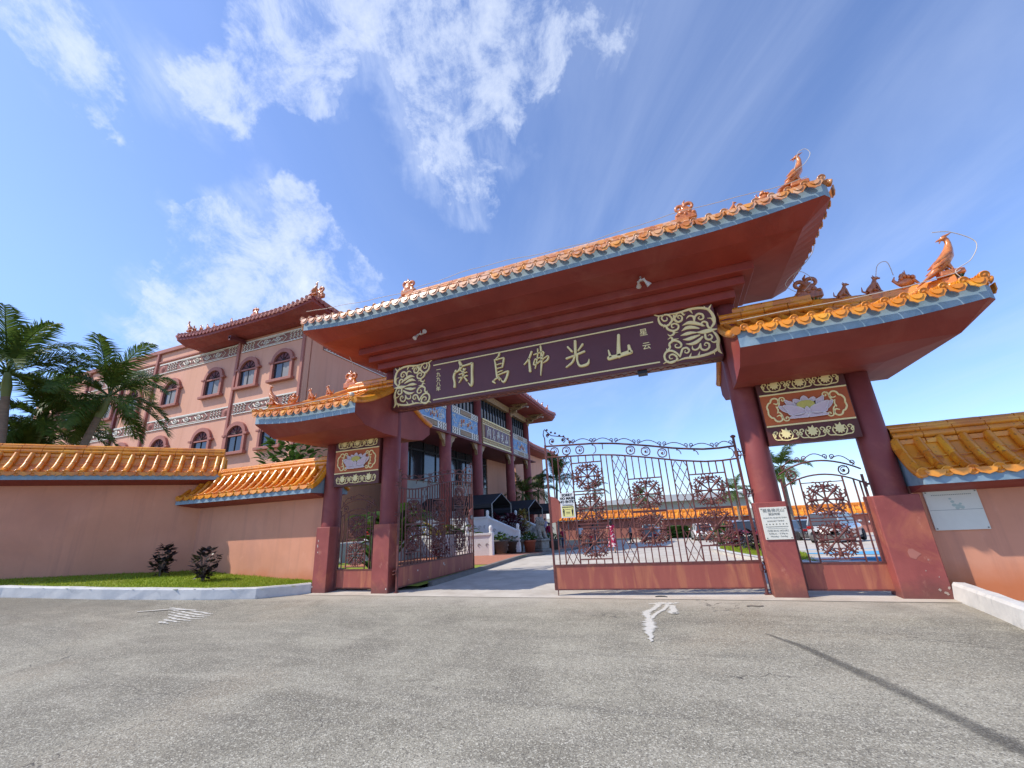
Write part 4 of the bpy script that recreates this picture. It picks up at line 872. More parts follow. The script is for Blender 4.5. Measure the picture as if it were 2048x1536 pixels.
chips([(3.98,.10,.04,.7),(3.9,.15,.025,.9),(4.03,.18,.02,1.4),(3.88,.62,.010,1),(3.8,.45,.012,.7),(3.95,.35,.010,1.6)],MT['mortar'],pls[3],seed=4)
chips([(3.7,.72,.11,.8)],MT['trim'],pls[3],y=-.002,seed=6)
rebase(G,(-2.95,.4,0))
# ------------------------------------------------------------------ wrought iron leaves
def tprail(u,z0=None):
    P=[(-.1,2.92),(0,2.92),(.35,2.90),(.68,2.91),(1.2,2.98),(1.8,3.10),(2.5,3.22),(3.0,3.27),(3.6,3.29),(4.17,3.31),(4.3,3.32)]
    for i in range(len(P)-1):
        if P[i][0]<=u<=P[i+1][0]: t=(u-P[i][0])/(P[i+1][0]-P[i][0]); return P[i][1]+t*(P[i+1][1]-P[i][1])
def lowrail(u):
    return tprail(u)-.27
def wheel(cx,cz,w,h):
    """eight spoked wheel panel with fleur corners; returns mesh builder in XZ"""
    b=MB(); r=.5*min(w,h)*.93
    b.tube([(cx+r*.72*math.cos(a),0,cz+r*.72*math.sin(a)) for a in lin(0,2*PI,24)],.0125,6,caps=False)
    b.lathe([(.0,-.028),(.03,-.028),(.052,-.012),(.052,.012),(.03,.028),(.0,.028)],(cx,0,cz),12,ax='y')
    b.tube([(cx+.036*math.cos(a),-.024,cz+.036*math.sin(a)) for a in lin(0,2*PI,12)],.008,5,caps=False)
    for k in range(8):
        a=PI/4*k; ca,sa=math.cos(a),math.sin(a); rr=r*(.98 if k%2==0 else 1.0)
        f=lambda t: (cx+ca*t*rr,0,cz+sa*t*rr)
        b.tube([f(.12),f(.45),f(.50),f(.53),f(.56),f(.60),f(.68),f(.74),f(.80),f(.86),f(.93),f(1.0)],[.014,.017,.028,.016,.028,.018,.026,.036,.024,.036,.024,.010],7)
        if k%2:   # corner leaves and curls
            for sg in (-1,1):
                px,pz=-sa*sg,ca*sg
                for (t0,off,q) in ((.62,.10,.055),(.84,.15,.05),(1.02,.11,.045)):
                    c0=(cx+ca*t0*rr+px*off,cz+sa*t0*rr+pz*off)
                    b.tube([(c0[0]+q*math.cos(v),0,c0[1]+q*math.sin(v)) for v in lin(a,a+sg*5.2,9)],.0125,5)
                    b.tube([f(t0-.03),(c0[0],0,c0[1])],[.014,.008],5)
                b.tube([f(.98),(cx+ca*1.18*rr+px*.03,0,cz+sa*1.18*rr+pz*.03)],[.018,.012],5)
                
        else:
            for sg in (-1,1):
                px,pz=-sa*sg,ca*sg
                b.tube([(cx+ca*(.8+.12*math.cos(v))*rr+px*(.06+.03*math.sin(v)),0,cz+sa*(.8+.12*math.cos(v))*rr+pz*(.06+.03*math.sin(v))) for v in lin(0,4.6,8)],.012,5)
    return b
def ring_orn(cx,cz,r=.095):
    b=MB(); b.tube([(cx+r*math.cos(a),0,cz+r*math.sin(a)) for a in lin(0,2*PI,16)],.013,5,caps=False)
    b.tube([(cx+r*.75*(1-.8*t)*math.cos(1+t*6),0,cz+r*.75*(1-.8*t)*math.sin(1+t*6)) for t in lin(0,1,10)],[.008]*11,5); b.ell((cx,0,cz),(.026,.02,.026),7)
    for k in range(4): a=PI/4+PI/2*k; b.ell((cx+r*1.12*math.cos(a),0,cz+r*1.12*math.sin(a)),(.012,.010,.012),5)
    return b
def scrollwork(b,u0,u1,zf_,amp=.09):
    n=8; L_=u1-u0
    b.tube([(u0+L_*t,0,zf_(u0+L_*t)+.03+amp*math.sin(PI*t)**1.0) for t in lin(.0,1,10)],.0095,5)
    for (uu,sg) in ((u0,1),(u1,-1)):
        r=.05; cx=uu+sg*.035; cz=zf_(uu)+.085
        b.tube([(cx+r*(1-.75*t)*math.cos(-PI/2+sg*(-1)*t*8),0,cz+r*(1-.75*t)*math.sin(-PI/2+sg*(-1)*t*8)) for t in lin(0,1,12)],.0095,5)
def main_leaf(loc,ang,label,broken=True):
    T=thing('gate_leaf',label,'gate leaf',loc,ang,'tall wrought iron gate leaves')
    Lh=4.17; b=MB(); hb=.022
    b.box(-hb,hb,-.025,.025,.10,3.10); b.box(Lh-hb,Lh+hb,-.022,.022,.12,3.34)
    for u,zz in ((0,None),):
        us=lin(0,Lh,26)
        b.tube([(u,0,tprail(u)) for u in us],.021,6); b.tube([(u,0,lowrail(u)) for u in us],.018,6)
    b.box(0,Lh,-.02,.02,.60,.635); b.box(0,Lh,-.02,.02,.115,.14)
    b.lathe([(.045,3.10),(.055,3.12),(.05,3.14),(.01,3.16)],(0,0,0),10)
    b.tube([(Lh-.05,0,.14),(Lh-.05,0,.004)],.011,6)
    b.tube([(-.0,0,.10),(0,0,.02)],.03,8); b.box(-.06,.05,-.05,.05,.005,.03)
    b.build('frame',MT['iron'],T)
    b=MB(); b.box(.02,Lh-.02,-.006,.006,.138,.602); b.box(.02,Lh-.02,-.012,-.006,.15,.17); b.box(.02,Lh-.02,-.012,-.006,.57,.595)
    for u in (1.55,): b.box(u-.008,u+.008,-.010,-.0062,.17,.57)
    kp=b.build('kick_panel',MT['kick'],T)
    b=MB()
    for (u,z,r) in ((2.24,.48,.03),(.9,.44,.02),(3.2,.2,.012),(1.4,.2,.012),(.5,.25,.01),(2.3,.43,.02)):
        b.prism([(u+r*math.cos(a)*R.uniform(.7,1.3),-.0065,z+r*math.sin(a)*R.uniform(.7,1.6)) for a in lin(0,2*PI,8)[:-1]],(0,-.002,0))
    b.build('patch',MT['lampwhite'],kp)
    groups=[(.30,1.03,(.93,1.66,1.68,2.38)),(1.60,2.32,(.94,1.66,1.68,2.38)),(2.87,3.57,(.73,1.43,1.47,2.18,2.24,2.90))]
    for (ua,ub,zz) in groups:
        if ub>3: zz=(.73,1.40,1.47,2.12,2.19,2.84)
        fb=MB()
        for u in (ua,ub): fb.box(u-.014,u+.014,-.014,.014,.63,lowrail(u))
        for z in zz: fb.box(ua,ub,-.012,.012,z-.013,z+.013)
        fb.build('panel_frame',MT['iron'],T)
        for k in range(0,len(zz),2):
            w=wheel((ua+ub)/2,(zz[k]+zz[k+1])/2,ub-ua,(zz[k+1]-zz[k])*.98); w.build('wheel_ornament',MT['iron'],T)
        n=5 if ub<3 else 4
        for k in range(1,n):
            u=ua+(ub-ua)*k/n
            for (z0,z1) in ((.63,zz[0]),(zz[-1],lowrail(u))):
                if z1-z0>.03: fb=MB(); fb.box(u-.0115,u+.0115,-.0115,.0115,z0,z1); fb.build('bar',MT['iron'],T)
    for (ua,ub) in ((1.03,1.34),(2.32,2.62),(3.57,3.89)):
        b=MB(); z0,z1=.63,lowrail((ua+ub)/2)-.01; dz=.64
        for sg in (1,-1):
            for ph in (0,.5):
                zz_=[]; 
                w=ub-ua; step=dz
                z=z0-(ph*step*1.0)
                pts=[]
                k=0
                while z<z1+step:
                    a=(ua if (k%2==0)==(sg>0) else ub,z); c=(ub if (k%2==0)==(sg>0) else ua,z+step)
                    # clip
                    t0=max(0,(z0-z)/step); t1=min(1,(z1-z)/step)
                    if t1>t0+.02: b.tube([(a[0]+(c[0]-a[0])*t0,0,z+step*t0),(a[0]+(c[0]-a[0])*t1,0,z+step*t1)],.009,5)
                    z+=step; k+=1
        b.build('lattice',MT['iron'],T)
        if ua>1.2 or True:
            for u in ((ub,) if ub!=3.57 else ()):
                fb=MB(); fb.box(u-.013,u+.013,-.013,.013,.63,lowrail(u)); fb.build('bar',MT['iron'],T)
    for u in (.15,1.47,2.745,4.03):
        fb=MB(); fb.box(u-.012,u+.012,-.012,.012,.63,lowrail(u)); fb.build('bar',MT['iron'],T)
    for u in (3.95,3.66,3.34,2.18,1.85,1.50):
        ring_orn(u,(tprail(u)+lowrail(u))/2).build('ring_ornament',MT['iron'],T)
    b=MB()
    for u in (2.80,1.36): b.box(u-.01,u+.01,-.01,.01,lowrail(u)+(.13 if u>2 and broken else 0),tprail(u))
    for u,l in ((3.03,1),(1.18,.5),(.83,.5),(.12,1)):
        zc=(tprail(u)+lowrail(u))/2; b.tube([(u+.07*math.cos(a),0,zc+.10*math.sin(a)) for a in lin(PI*.5,PI*(.5+l),7)],.010,5); b.ell((u,0,zc+.1),(.018,.01,.018),5)
    b.build('rail_scroll',MT['iron'],T)
    b=MB(); 
    for (a,c) in ((3.50,3.02),(3.0,2.55),(2.5,2.05),(2.0,1.5),(1.45,.95),(.9,.42),(.38,.04)): scrollwork(b,c,a,tprail,.10 if broken else .12)
    # finial at the meeting stile
    b.tube([(Lh,0,3.3),(Lh+.0,0,3.5),(Lh+.03,0,3.6),(Lh+.01,0,3.70),(Lh-.02,0,3.74)],[.016,.014,.012,.01,.006],6)
    for (u,z,r,sg) in ((3.99,3.42,.085,1),(3.72,3.42,.06,-1),(4.08,3.58,.05,1),(3.55,3.36,.04,1)):
        b.tube([(u+r*(1-.8*t)*math.cos(-PI/2+sg*t*8),0,z+r*(1-.8*t)*math.sin(-PI/2+sg*t*8)) for t in lin(0,1,16)],.011,6); b.ell((u,0,z),(.03,.02,.03),6)
    b.tube([(3.5,0,3.33),(3.7,0,3.50),(3.85,0,3.53),(4.0,0,3.56),(4.1,0,3.66),(4.15,0,3.72)],.011,6)
    for k in range(6): b.ell((3.6+.1*k,0,3.44+.05*k+.02*(k%2)),(.028,.014,.028),6)
    b.build('crest_scroll',MT['iron'],T)
    # latch plate and hinges
    b=MB(); b.prism([(Lh-.34*math.sin(a)*.9,-.014,1.82-.30*math.cos(a)) for a in lin(0,PI,14)],(0,.028,0)); lp=b.build('lock_plate',MT['kick'],T)
    b=MB(); b.lathe([(.0,-.06),(.045,-.055),(.06,-.03),(.06,-.012)],(Lh-.16,0,1.80),14,ax='y'); b.tube([(Lh-.16+.04*math.cos(a),-.05,1.80+.07*math.sin(a)) for a in lin(0,2*PI,14)],.014,6,caps=False); b.build('handle',MT['steel'],lp)
    for z in (.5,1.95,2.75):
        b=MB(); b.tube([(.0,0,z-.06),(0,0,z+.06)],.04,8); b.box(-.16,.0,-.02,.02,z-.05,z-.03); b.box(-.16,0,-.02,.02,z+.03,z+.05)
        b.tube([(-.05,-.03,z-.11),(-.1,-.05,z),(-.05,-.03,z+.11)],.012,5); b.build('hinge',MT['iron'],T)
    return T
LR=main_leaf((1.35,.30,.0),math.atan2(-.33,-4.18),'large rusty red ironwork leaf standing nearly closed on the right, mask notice tied to it',True)
LL=dup(LR,(-7.12,.12,.0),math.atan2(4.1,.17),'large dark ironwork leaf swung inward against the left central pillar')
# mask notice on the right leaf
MN=thing('mask_notice','white and yellow SORRY NO MASK NO ENTRY notice tied to the right gate leaf','notice',(0,0,0))
b=MB(); b.box(-.165,.165,-.004,.004,-.275,.275); pl=b.build('sheet',MT['white'],MN)
b=MB(); b.box(-.135,.135,-.0075,-.0042,-.255,-.02); b.build('yellow_panel',MT['yellow'],pl)
for i,tx in enumerate(('SORRY','NO MASK','NO ENTRY')): text_mesh('lettering',tx,.078,MT['black'],pl,TM(0,-.0062,.225-.075*i),.002,bold=.003)
b=MB(); b.box(-.13,.13,-.0075,-.005,.018,.022); b.box(-.12,.12,-.0075,-.005,-.012,.0); b.box(-.13,.13,-.010,-.0078,-.05,-.035)
for sg in (-1,1):
    b.prism([(sg*.13,-.008,-.0425),(sg*.115,-.008,-.028),(sg*.115,-.008,-.057)],(0,-.002,0))
    b.lathe([(.0,-.011),(.014,-.011),(.014,-.0078),(0,-.0078)],(sg*.1,0,-.09),10,ax='y'); b.prism([(sg*.1-.02,-.008,-.11),(sg*.1+.02,-.008,-.11),(sg*.1+.014,-.008,-.17),(sg*.1+.006,-.008,-.235),(sg*.1-.006,-.008,-.235),(sg*.1-.014,-.008,-.17)],(0,-.003,0))
b.box(-.06,.06,-.010,-.0078,-.096,-.090)
for z in (-.15,-.165,-.19): b.box(-.045,.045,-.0095,-.0078,z-.003,z+.003)
b.build('pictogram',MT['black'],pl)
dl=V((-4.18,-.33,0)).normalized(); pos=V((1.35,.3,0))+dl*3.74+V((0,-.035,1.90)); MN.location=pos; MN.rotation_euler=(0,0,math.atan2(.33,4.18))
# narrow side gates
def side_gate(x0,x1,y,label,openrings=True):
    T=thing('side_gate',label,'side gate',((x0+x1)/2,y,0),0,'narrow arched iron gates'); w=x1-x0; h=w/2; cx=0
    arch=lambda u,b_:b_+.22*(1-(u/h)**2)
    b=MB(); b.box(-h,-h+.035,-.02,.02,.10,2.14); b.box(h-.035,h,-.02,.02,.10,2.14); b.box(-h-.02,-h+.045,-.03,.03,2.14,2.16)
    b.tube([(u,0,arch(u,2.12)+.12) for u in lin(-h,h,14)],.016,6); b.tube([(u,0,arch(u,1.97)) for u in lin(-h,h,14)],.015,6)
    b.box(-h,h,-.018,.018,.55,.58); b.box(-h,h,-.018,.018,.09,.115); b.build('frame',MT['iron'],T)
    b=MB(); b.box(-h+.03,h-.03,-.006,.006,.11,.555); b.build('kick_panel',MT['kick'],T)
    b=MB()
    for u in (-.36,.36): b.box(u-.012,u+.012,-.013,.013,.57,arch(u,1.97))
    for z in (.63,1.31,1.37,2.04): b.box(-.36,.36,-.010,.010,z-.009,z+.009)
    b.build('panel_frame',MT['iron'],T)
    for z in (.97,1.705): wheel(0,z,.70,.66).build('wheel_ornament',MT['iron'],T)
    for u in (-.53,.53,-.445*1.0 if False else .62):
        fb=MB(); 
        if abs(u)<h-.06: fb.box(u-.0115,u+.0115,-.0115,.0115,.57,arch(u,1.97)); fb.build('bar',MT['iron'],T)
    for u in (-.48,.42):
        ring_orn(u,arch(u,2.10)+.0,.085).build('ring_ornament',MT['iron'],T)
    b=MB()
    for (a,c) in ((-.62,-.28),(-.22,.2),(.26,.62)):
        scrollwork(b,a,c,lambda u:arch(u,2.25),.10)
    b.build('crest_scroll',MT['iron'],T)
    b=MB()
    for z in (.35,1.2,1.95): b.tube([(h+.0,0,z-.05),(h,0,z+.05)],.03,7); b.box(h,h+.06,-.015,.015,z-.02,z+.02)
    b.build('hinge',MT['iron'],T)
    return T
sgt=side_gate(2.02,3.42,.26,'narrow arched iron gate between the two right pillars')
b=MB(); rr_=random.Random(4)
for k in range(9): z=.35+.12*k; b.prism([(.705+rr_.uniform(-.012,.012),-.022,z),(.725,-.022,z+rr_.uniform(.02,.05)),(.71+rr_.uniform(-.01,.01),-.022,z+rr_.uniform(.06,.10)),(.698,-.022,z+.05)],(0,-.002,0))
sgo=b
dup(sgt,(-8.625,.26,0),0,'narrow arched iron gate between the two left pillars, plants and a red post behind it',scale=(.90,1,.99))
sgo.build('peeling_paint',MT['lampwhite'],sgt)
# notice board on pillar plinth
NBd=thing('notice_board','cream opening hours notice screwed to the plinth right of the large gate leaf','notice board',(1.725,-.012,1.32))
b=MB(); b.bbox(-.235,.235,-.012,.012,-.30,.30,.004); pl=b.build('plate',MT['plaque'],NBd)
for (tx,z,s) in (('關島佛光山',.235,.075),('開放時間',.165,.05),('GUAM FO GUANG SHAN',.10,.036),('BUDDHIST TEMPLE',.04,.034),('OPENING HOURS',-.14,.045),('8:30a.m. - 5:30p.m.',-.19,.042),('Monday - Sunday',-.24,.042)):
    text_mesh('lettering',tx,s,MT['ink'],pl,TM(.0,-.0145,z),.001)
b=MB()
for k in range(7): b.lathe([(0,-.0165),(.011,-.0165),(.011,-.012),(0,-.012)],(-.17+.057*k,0,-.015),8,ax='y')
b.box(-.19,.19,-.0150,-.012,-.068,-.058); b.box(-.17,.17,-.0150,-.012,-.098,-.094)
for sx_ in (-.205,.205):
    for sz_ in (-.27,.27): b.lathe([(0,-.018),(.012,-.016),(.012,-.012),(0,-.012)],(sx_,0,sz_),8,ax='y')
b.build('dot_row',MT['ink'],pl)
# twin floodlights hung from the soffit
def flood(loc,rz,label):
    T=thing('floodlight',label,'floodlight',loc,rz,'small twin floodlights under the main roof'); b=MB(); b.lathe([(.05,0),(.05,.03),(.02,.04),(.015,.12)],(0,0,-.12),10); b.tube([(-.1,0,-.10),(.1,0,-.10)],.014,6); b.build('bracket',MT['lampwhite'],T)
    for sg,tl in ((-1,(-.10,-.06,-.26)),(1,(.15,-.12,-.12))):
        b=MB(); a=V((sg*.06,0,-.1)); c=V(tl)+V((sg*.03,-.05,0)); m_=a.lerp(c,.45); b.tube([a,m_,m_.lerp(c,.3),c],[.025,.028,.04,.062],10); b.build('lamp_head',MT['lampwhite'],T)
    return T
f1=flood((-5.93,-.8,6.79),.2,'twin floodlight fixed under the main roof above the left half of the board')
dup(f1,(.02,-.95,6.79),2.6,'twin floodlight fixed under the main roof above the right half of the board')
b=MB(); b.box(-.4,-.18,.05,.3,4.80,4.88); tag(b.build('sensor_box',MT['black']),'small black box fixed under the name board toward its right end','sensor box')
# lightning cable looped along the eaves
b=MB()
pts=[]
for x in lin(-9.2,3.3,40): pts.append((x,-1.74+.02*math.sin(x*5),7.56+.06*math.sin(x*1.3)+.18*max(0,(abs(x+2.9)-4.6)/1.6)**2*.6))
b.tube(pts,.007,5)
def loop(p,s,m=1): return [(p[0]+m*s*q[0],p[1],p[2]+s*q[1]) for q in ((0,0),(.1,.25),(.22,.55),(.42,.62),(.5,.4),(.3,.12),(.02,-.05))]
b.tube(smooth(loop((3.2,-1.62,7.95),.66)),.006,5); b.tube(smooth([(3.5,-1.2,7.6),(3.9,.5,7.3),(3.3,.35,6.6),(3.35,.3,6.2)]),.008,5)
tag(b.build('lightning_cable',MT['cable']),'thin pale cable along the main roof eave, looping by its right phoenix','cable')
b=MB(); b.tube([(1.6,-1.56,5.02),(2.4,-1.58,5.03),(3.3,-1.58,5.02),(4.2,-1.56,5.06),(4.9,-1.52,5.16),(5.05,-1.4,5.25)],.008,5); b.tube(smooth([(4.96,-1.3,6.10),(5.2,-1.3,6.03),(5.45,-1.3,5.75),(5.3,-1.3,5.45),(5.05,-1.3,5.3),(5.08,-1.3,5.15)]),.0075,5)
b.tube(smooth([(4.25,-.7,5.72),(4.35,-.7,5.98),(4.5,-.7,6.0),(4.52,-.7,5.7)]),.007,5); b.tube(smooth([(3.2,.1,6.1),(3.0,.0,6.3),(3.3,.0,6.55),(3.5,.0,6.3),(3.3,.0,6.05)]),.006,5)
tag(b.build('lightning_cable',MT['cable']),'thin pale cable looping beside the phoenix of the right side roof','cable')
b=MB(); b.tube([(-7.5,-1.56,4.98),(-8.4,-1.58,4.97),(-9.6,-1.58,4.96),(-10.8,-1.55,5.02)],.009,5); b.ell((-7.55,-1.5,5.0),.07,8); b.tube([(-8.9,.1,6.3),(-8.95,0,6.6),(-9.05,-.1,6.9)],.011,5)
tag(b.build('lightning_cable',MT['cable']),'thin pale cable along the eave of the left side roof','cable')
# ------------------------------------------------------------------ boundary walls with tiled coping
def wall(name,label,p0,p1,zb,zfas,group,startcap=False,endcap=False,sp=.30,parts=True,seed=5,plain=False,base=-1.,mw=None):
    """wall from p0 to p1 (front is on the right hand of p0->p1... local -Y)"""
    p0=V((p0[0],p0[1],0)); p1=V((p1[0],p1[1],0)); Lw=(p1-p0).length; ang=math.atan2(p1.y-p0.y,p1.x-p0.x)
    T=thing(name,label,'wall',p0,ang,group); b=MB(); b.box(0,Lw,-.15,.15,base,zfas+.10); b.build('masonry',mw or MT['salmon'],T)
    z0=zfas; e=.74
    b=MB()
    for sg in (-1,1): b.prism([(0,sg*.152,z0-.12),(0,sg*.22,z0-.12),(0,sg*(e-.03),z0-.002),(0,sg*(e-.03),z0+.1),(0,sg*.152,z0+.1)],(Lw,0,0))
    b.build('moulding',MT['soffit'],T)
    b=MB()
    for sg in (-1,1): b.box(-.0,Lw,sg*e-.012,sg*e+.012,z0,z0+.19)
    b.prism([(-.004,-e,z0),(-.004,-e,z0+.16),(-.004,-.1,z0+.62),(-.004,.1,z0+.62),(-.004,e,z0+.16),(-.004,e,z0)],(.02,0,0)); b.prism([(Lw-.016,-e,z0),(Lw-.016,-e,z0+.16),(Lw-.016,-.1,z0+.62),(Lw-.016,.1,z0+.62),(Lw-.016,e,z0+.16),(Lw-.016,e,z0)],(.02,0,0))
    b.build('fascia',MT['fascia'],T)
    b=MB(); n=int(Lw/sp); off=(Lw-n*sp)/2; rr=random.Random(seed)
    prof=lambda t:(e+.03-(e-.14)*t, z0+.17+.20*t+.45*t*t+.0)
    for sg in ((-1,1) if not plain else (-1,)):
        # pans
        q=[prof(t) for t in lin(0,1,6)]; vs=[]
        for (yy,zz) in q: vs+=[(0,sg*(yy-.03),zz+.0),(Lw,sg*(yy-.03),zz+.0)]
        b.add(vs,[(2*i,2*i+1,2*i+3,2*i+2) for i in range(6)],0)
        for k in range(n+1):
            x=off+k*sp+(.0); ts=lin(0,1,6)
            P_=[V((x,sg*prof(t)[0],prof(t)[1]+.035)) for t in ts]
            for i in range(0,6,2):
                a=P_[i]; m_=P_[i+1]; c=P_[i+2] if i+2<=6 else P_[-1]
                j=rr.uniform(-.006,.006); b.tube([a+V((j,0,0)),m_+V((j,0,0)),c],[.080,.076,.070],8,0,caps=True)
            d=(P_[0]-P_[1]).normalized(); d=V((0,sg,-.22)).normalized(); MM=Matrix.Translation(P_[0])@d.to_track_quat('Z','Y').to_matrix().to_4x4()
            b.lathe([(.092,-.03),(.092,.012),(.076,.02),(.070,.006),(.03,.006),(.018,.016),(.003,.018)],n=12,M=MM)
            if k<n:
                cx=x+sp/2; w=sp*.44; nn=8; o=[]
                for i in range(nn+1): a=PI+PI*i/nn; o.append(V((cx+w*math.cos(a),sg*(e+.034-.014*math.sin(a)),z0+.235+.80*w*math.sin(a)*(1+.06*math.cos(i*PI)))))
                o2=[p+V((0,sg*.018,0)) for p in o]; m=nn+1
                b.add(o+o2,[tuple(range(m-1,-1,-1)),tuple(range(m,2*m))]+[(i,(i+1)%m,m+(i+1)%m,m+i) for i in range(m)],0)
                # lapped pan tiles
                for t in (.33,.66):
                    yy,zz=prof(t); b.tube([(cx-sp*.36,sg*yy,zz+.014),(cx,sg*(yy+.02),zz-.004),(cx+sp*.36,sg*yy,zz+.014)],.012,5,0)
    if startcap or endcap:
        for fl,x,dx in ((startcap,-.02,-1),(endcap,Lw+.02,1)):
            if fl:
                for sg in (-1,1): b.tube([(x,sg*prof(t)[0],prof(t)[1]+.0) for t in lin(0,1,5)],.075,8,0)
    b.build('coping_tiles',MT['tile'],T)
    b=MB(); zt=z0+.78
    b.box(0,Lw,-.12,.12,zt-.1,zt+.33,0)
    nj=int(Lw/.46)
    for (yy,zz,r) in ((-.125,zt+.15,.07),(.125,zt+.15,.07),(-.10,zt+.265,.05),(.10,zt+.265,.05),(0,zt+.33,.07)):
        for j in range(nj):
            x0=Lw*j/nj; x1=Lw*(j+.972)/nj; f=1+.04*((j+int(zz*10))%2)
            b.tube([(x0,yy,zz),(x1,yy,zz)],r*f,8,0,caps=True)
    for j in range(nj):
        x0=Lw*j/nj; x1=Lw*(j+.98)/nj; o=.004*(j%2)
        for sg in (-1,1): b.bbox(x0,x1,min(sg*.12,sg*(.20+o)),max(sg*.12,sg*(.20+o)),zt-.02,zt+.075,.01,0)
    b.build('ridge_cap',[MT['tile'],MT['mortar']],T)
    return T
c=V((-15.4,.5,0)); d=V((.643,.766,0))
a=c-d*13; 
wall('boundary_wall','long high salmon wall with orange tiled coping at the left edge, behind the grass strip',(a.x-.766*.15,a.y+.643*.15),(c.x-.766*.15+d.x*.25,c.y+.643*.15+d.y*.25),0,3.50,'salmon walls with orange tiled coping',endcap=True,sp=.34,base=-.5)
wall('boundary_wall','short lower salmon wall joining the long wall to the left gate pillar',(-15.9,.50),(-9.95,.50),0,2.70,'salmon walls with orange tiled coping',endcap=True,sp=.34,base=-.5,seed=7)
wall('boundary_wall','salmon wall to the right of the gateway with a white plaque on it',(4.08,.46),(16,.46),0,1.86,'salmon walls with orange tiled coping',startcap=True,sp=.34,base=-.5,seed=9)
# plaque on the right wall
PQ=thing('wall_plaque','white marble plaque with a faded green emblem on the wall right of the gateway','plaque',(4.62,.29,1.42))
b=MB(); b.bbox(-.38,.38,-.015,.015,-.35,.33,.004); pl=b.build('slab',MT['plaque'],PQ)
b=MB(); b.box(-.37,.37,-.0165,-.0152,-.012,-.006)
for sx_ in (-.35,.35):
    for sz_ in (-.32,.30): b.lathe([(0,-.024),(.012,-.02),(.012,-.015),(0,-.015)],(sx_,0,sz_),8,ax='y')
for k in range(22): x=-.28+.026*k; b.box(x,x+.016,-.0170,-.0152,.245,.258)
b.build('dark_marks',MT['ink'],pl)
b=MB(); 
for (x,z,r) in ((-.03,.18,.022),(-.01,.13,.028),(.0,.07,.035),(.06,.05,.04),(.09,.09,.022),(.10,.03,.035),(.03,.02,.03)): b.prism([(x+r*math.cos(a),-.0155,z+r*.8*math.sin(a)) for a in lin(0,2*PI,12)[:-1]],(0,-.0015-.0004*x,0))
b.build('emblem',MT['green_ink'],pl)
# ------------------------------------------------------------------ pink monastery building behind the left wall
BX0,BX1,BY0,BY1=-62,-24.3,12,26
B1=thing('monastery_building','three storey pink building with arched windows and relief bands behind the left wall','building')
b=MB(); b.box(BX0,BX1,BY0,BY1,-1,18.0); b.box(-31.3,BX1+.12,BY0-.28,BY0+.1,-1,16.95)
w1=b.build('facade_wall',MT['salmon2'],B1)
b=MB()
for (x0,x1) in ((BX0,-31.3),): b.bbox(x0,x1,BY0-.22,BY0,17.75,18.15,.04); b.bbox(x0,x1,BY0-.12,BY0,16.85,17.0,.02)
b.box(BX0,BX1,BY0,BY1,18.0,18.12)
b.build('cornice',MT['trim'],w1)
b=MB()
for x in (-31.45,-42.4,-53,-24.45): b=MB(); b.bbox(x-.13,x+.13,BY0-.42 if x>-32 else BY0-.2,BY0+.02,0,16.9 if x>-32 else 18.1,.02); b.build('pilaster',MT['trim'],w1)
for x in (-47,-50.5,-57): b=MB(); b.bbox(x-.16,x+.16,BY0-.22,BY0+.02,0,15.4,.02); b.build('pilaster',MT['dtrim'],w1)
b=MB(); 
for x in (-24.32,): b.box(BX1,BX1+.12,BY0+.2,BY0+1.2,0,16.9)
b.build('corner_pilaster',MT['salmon2'],w1)
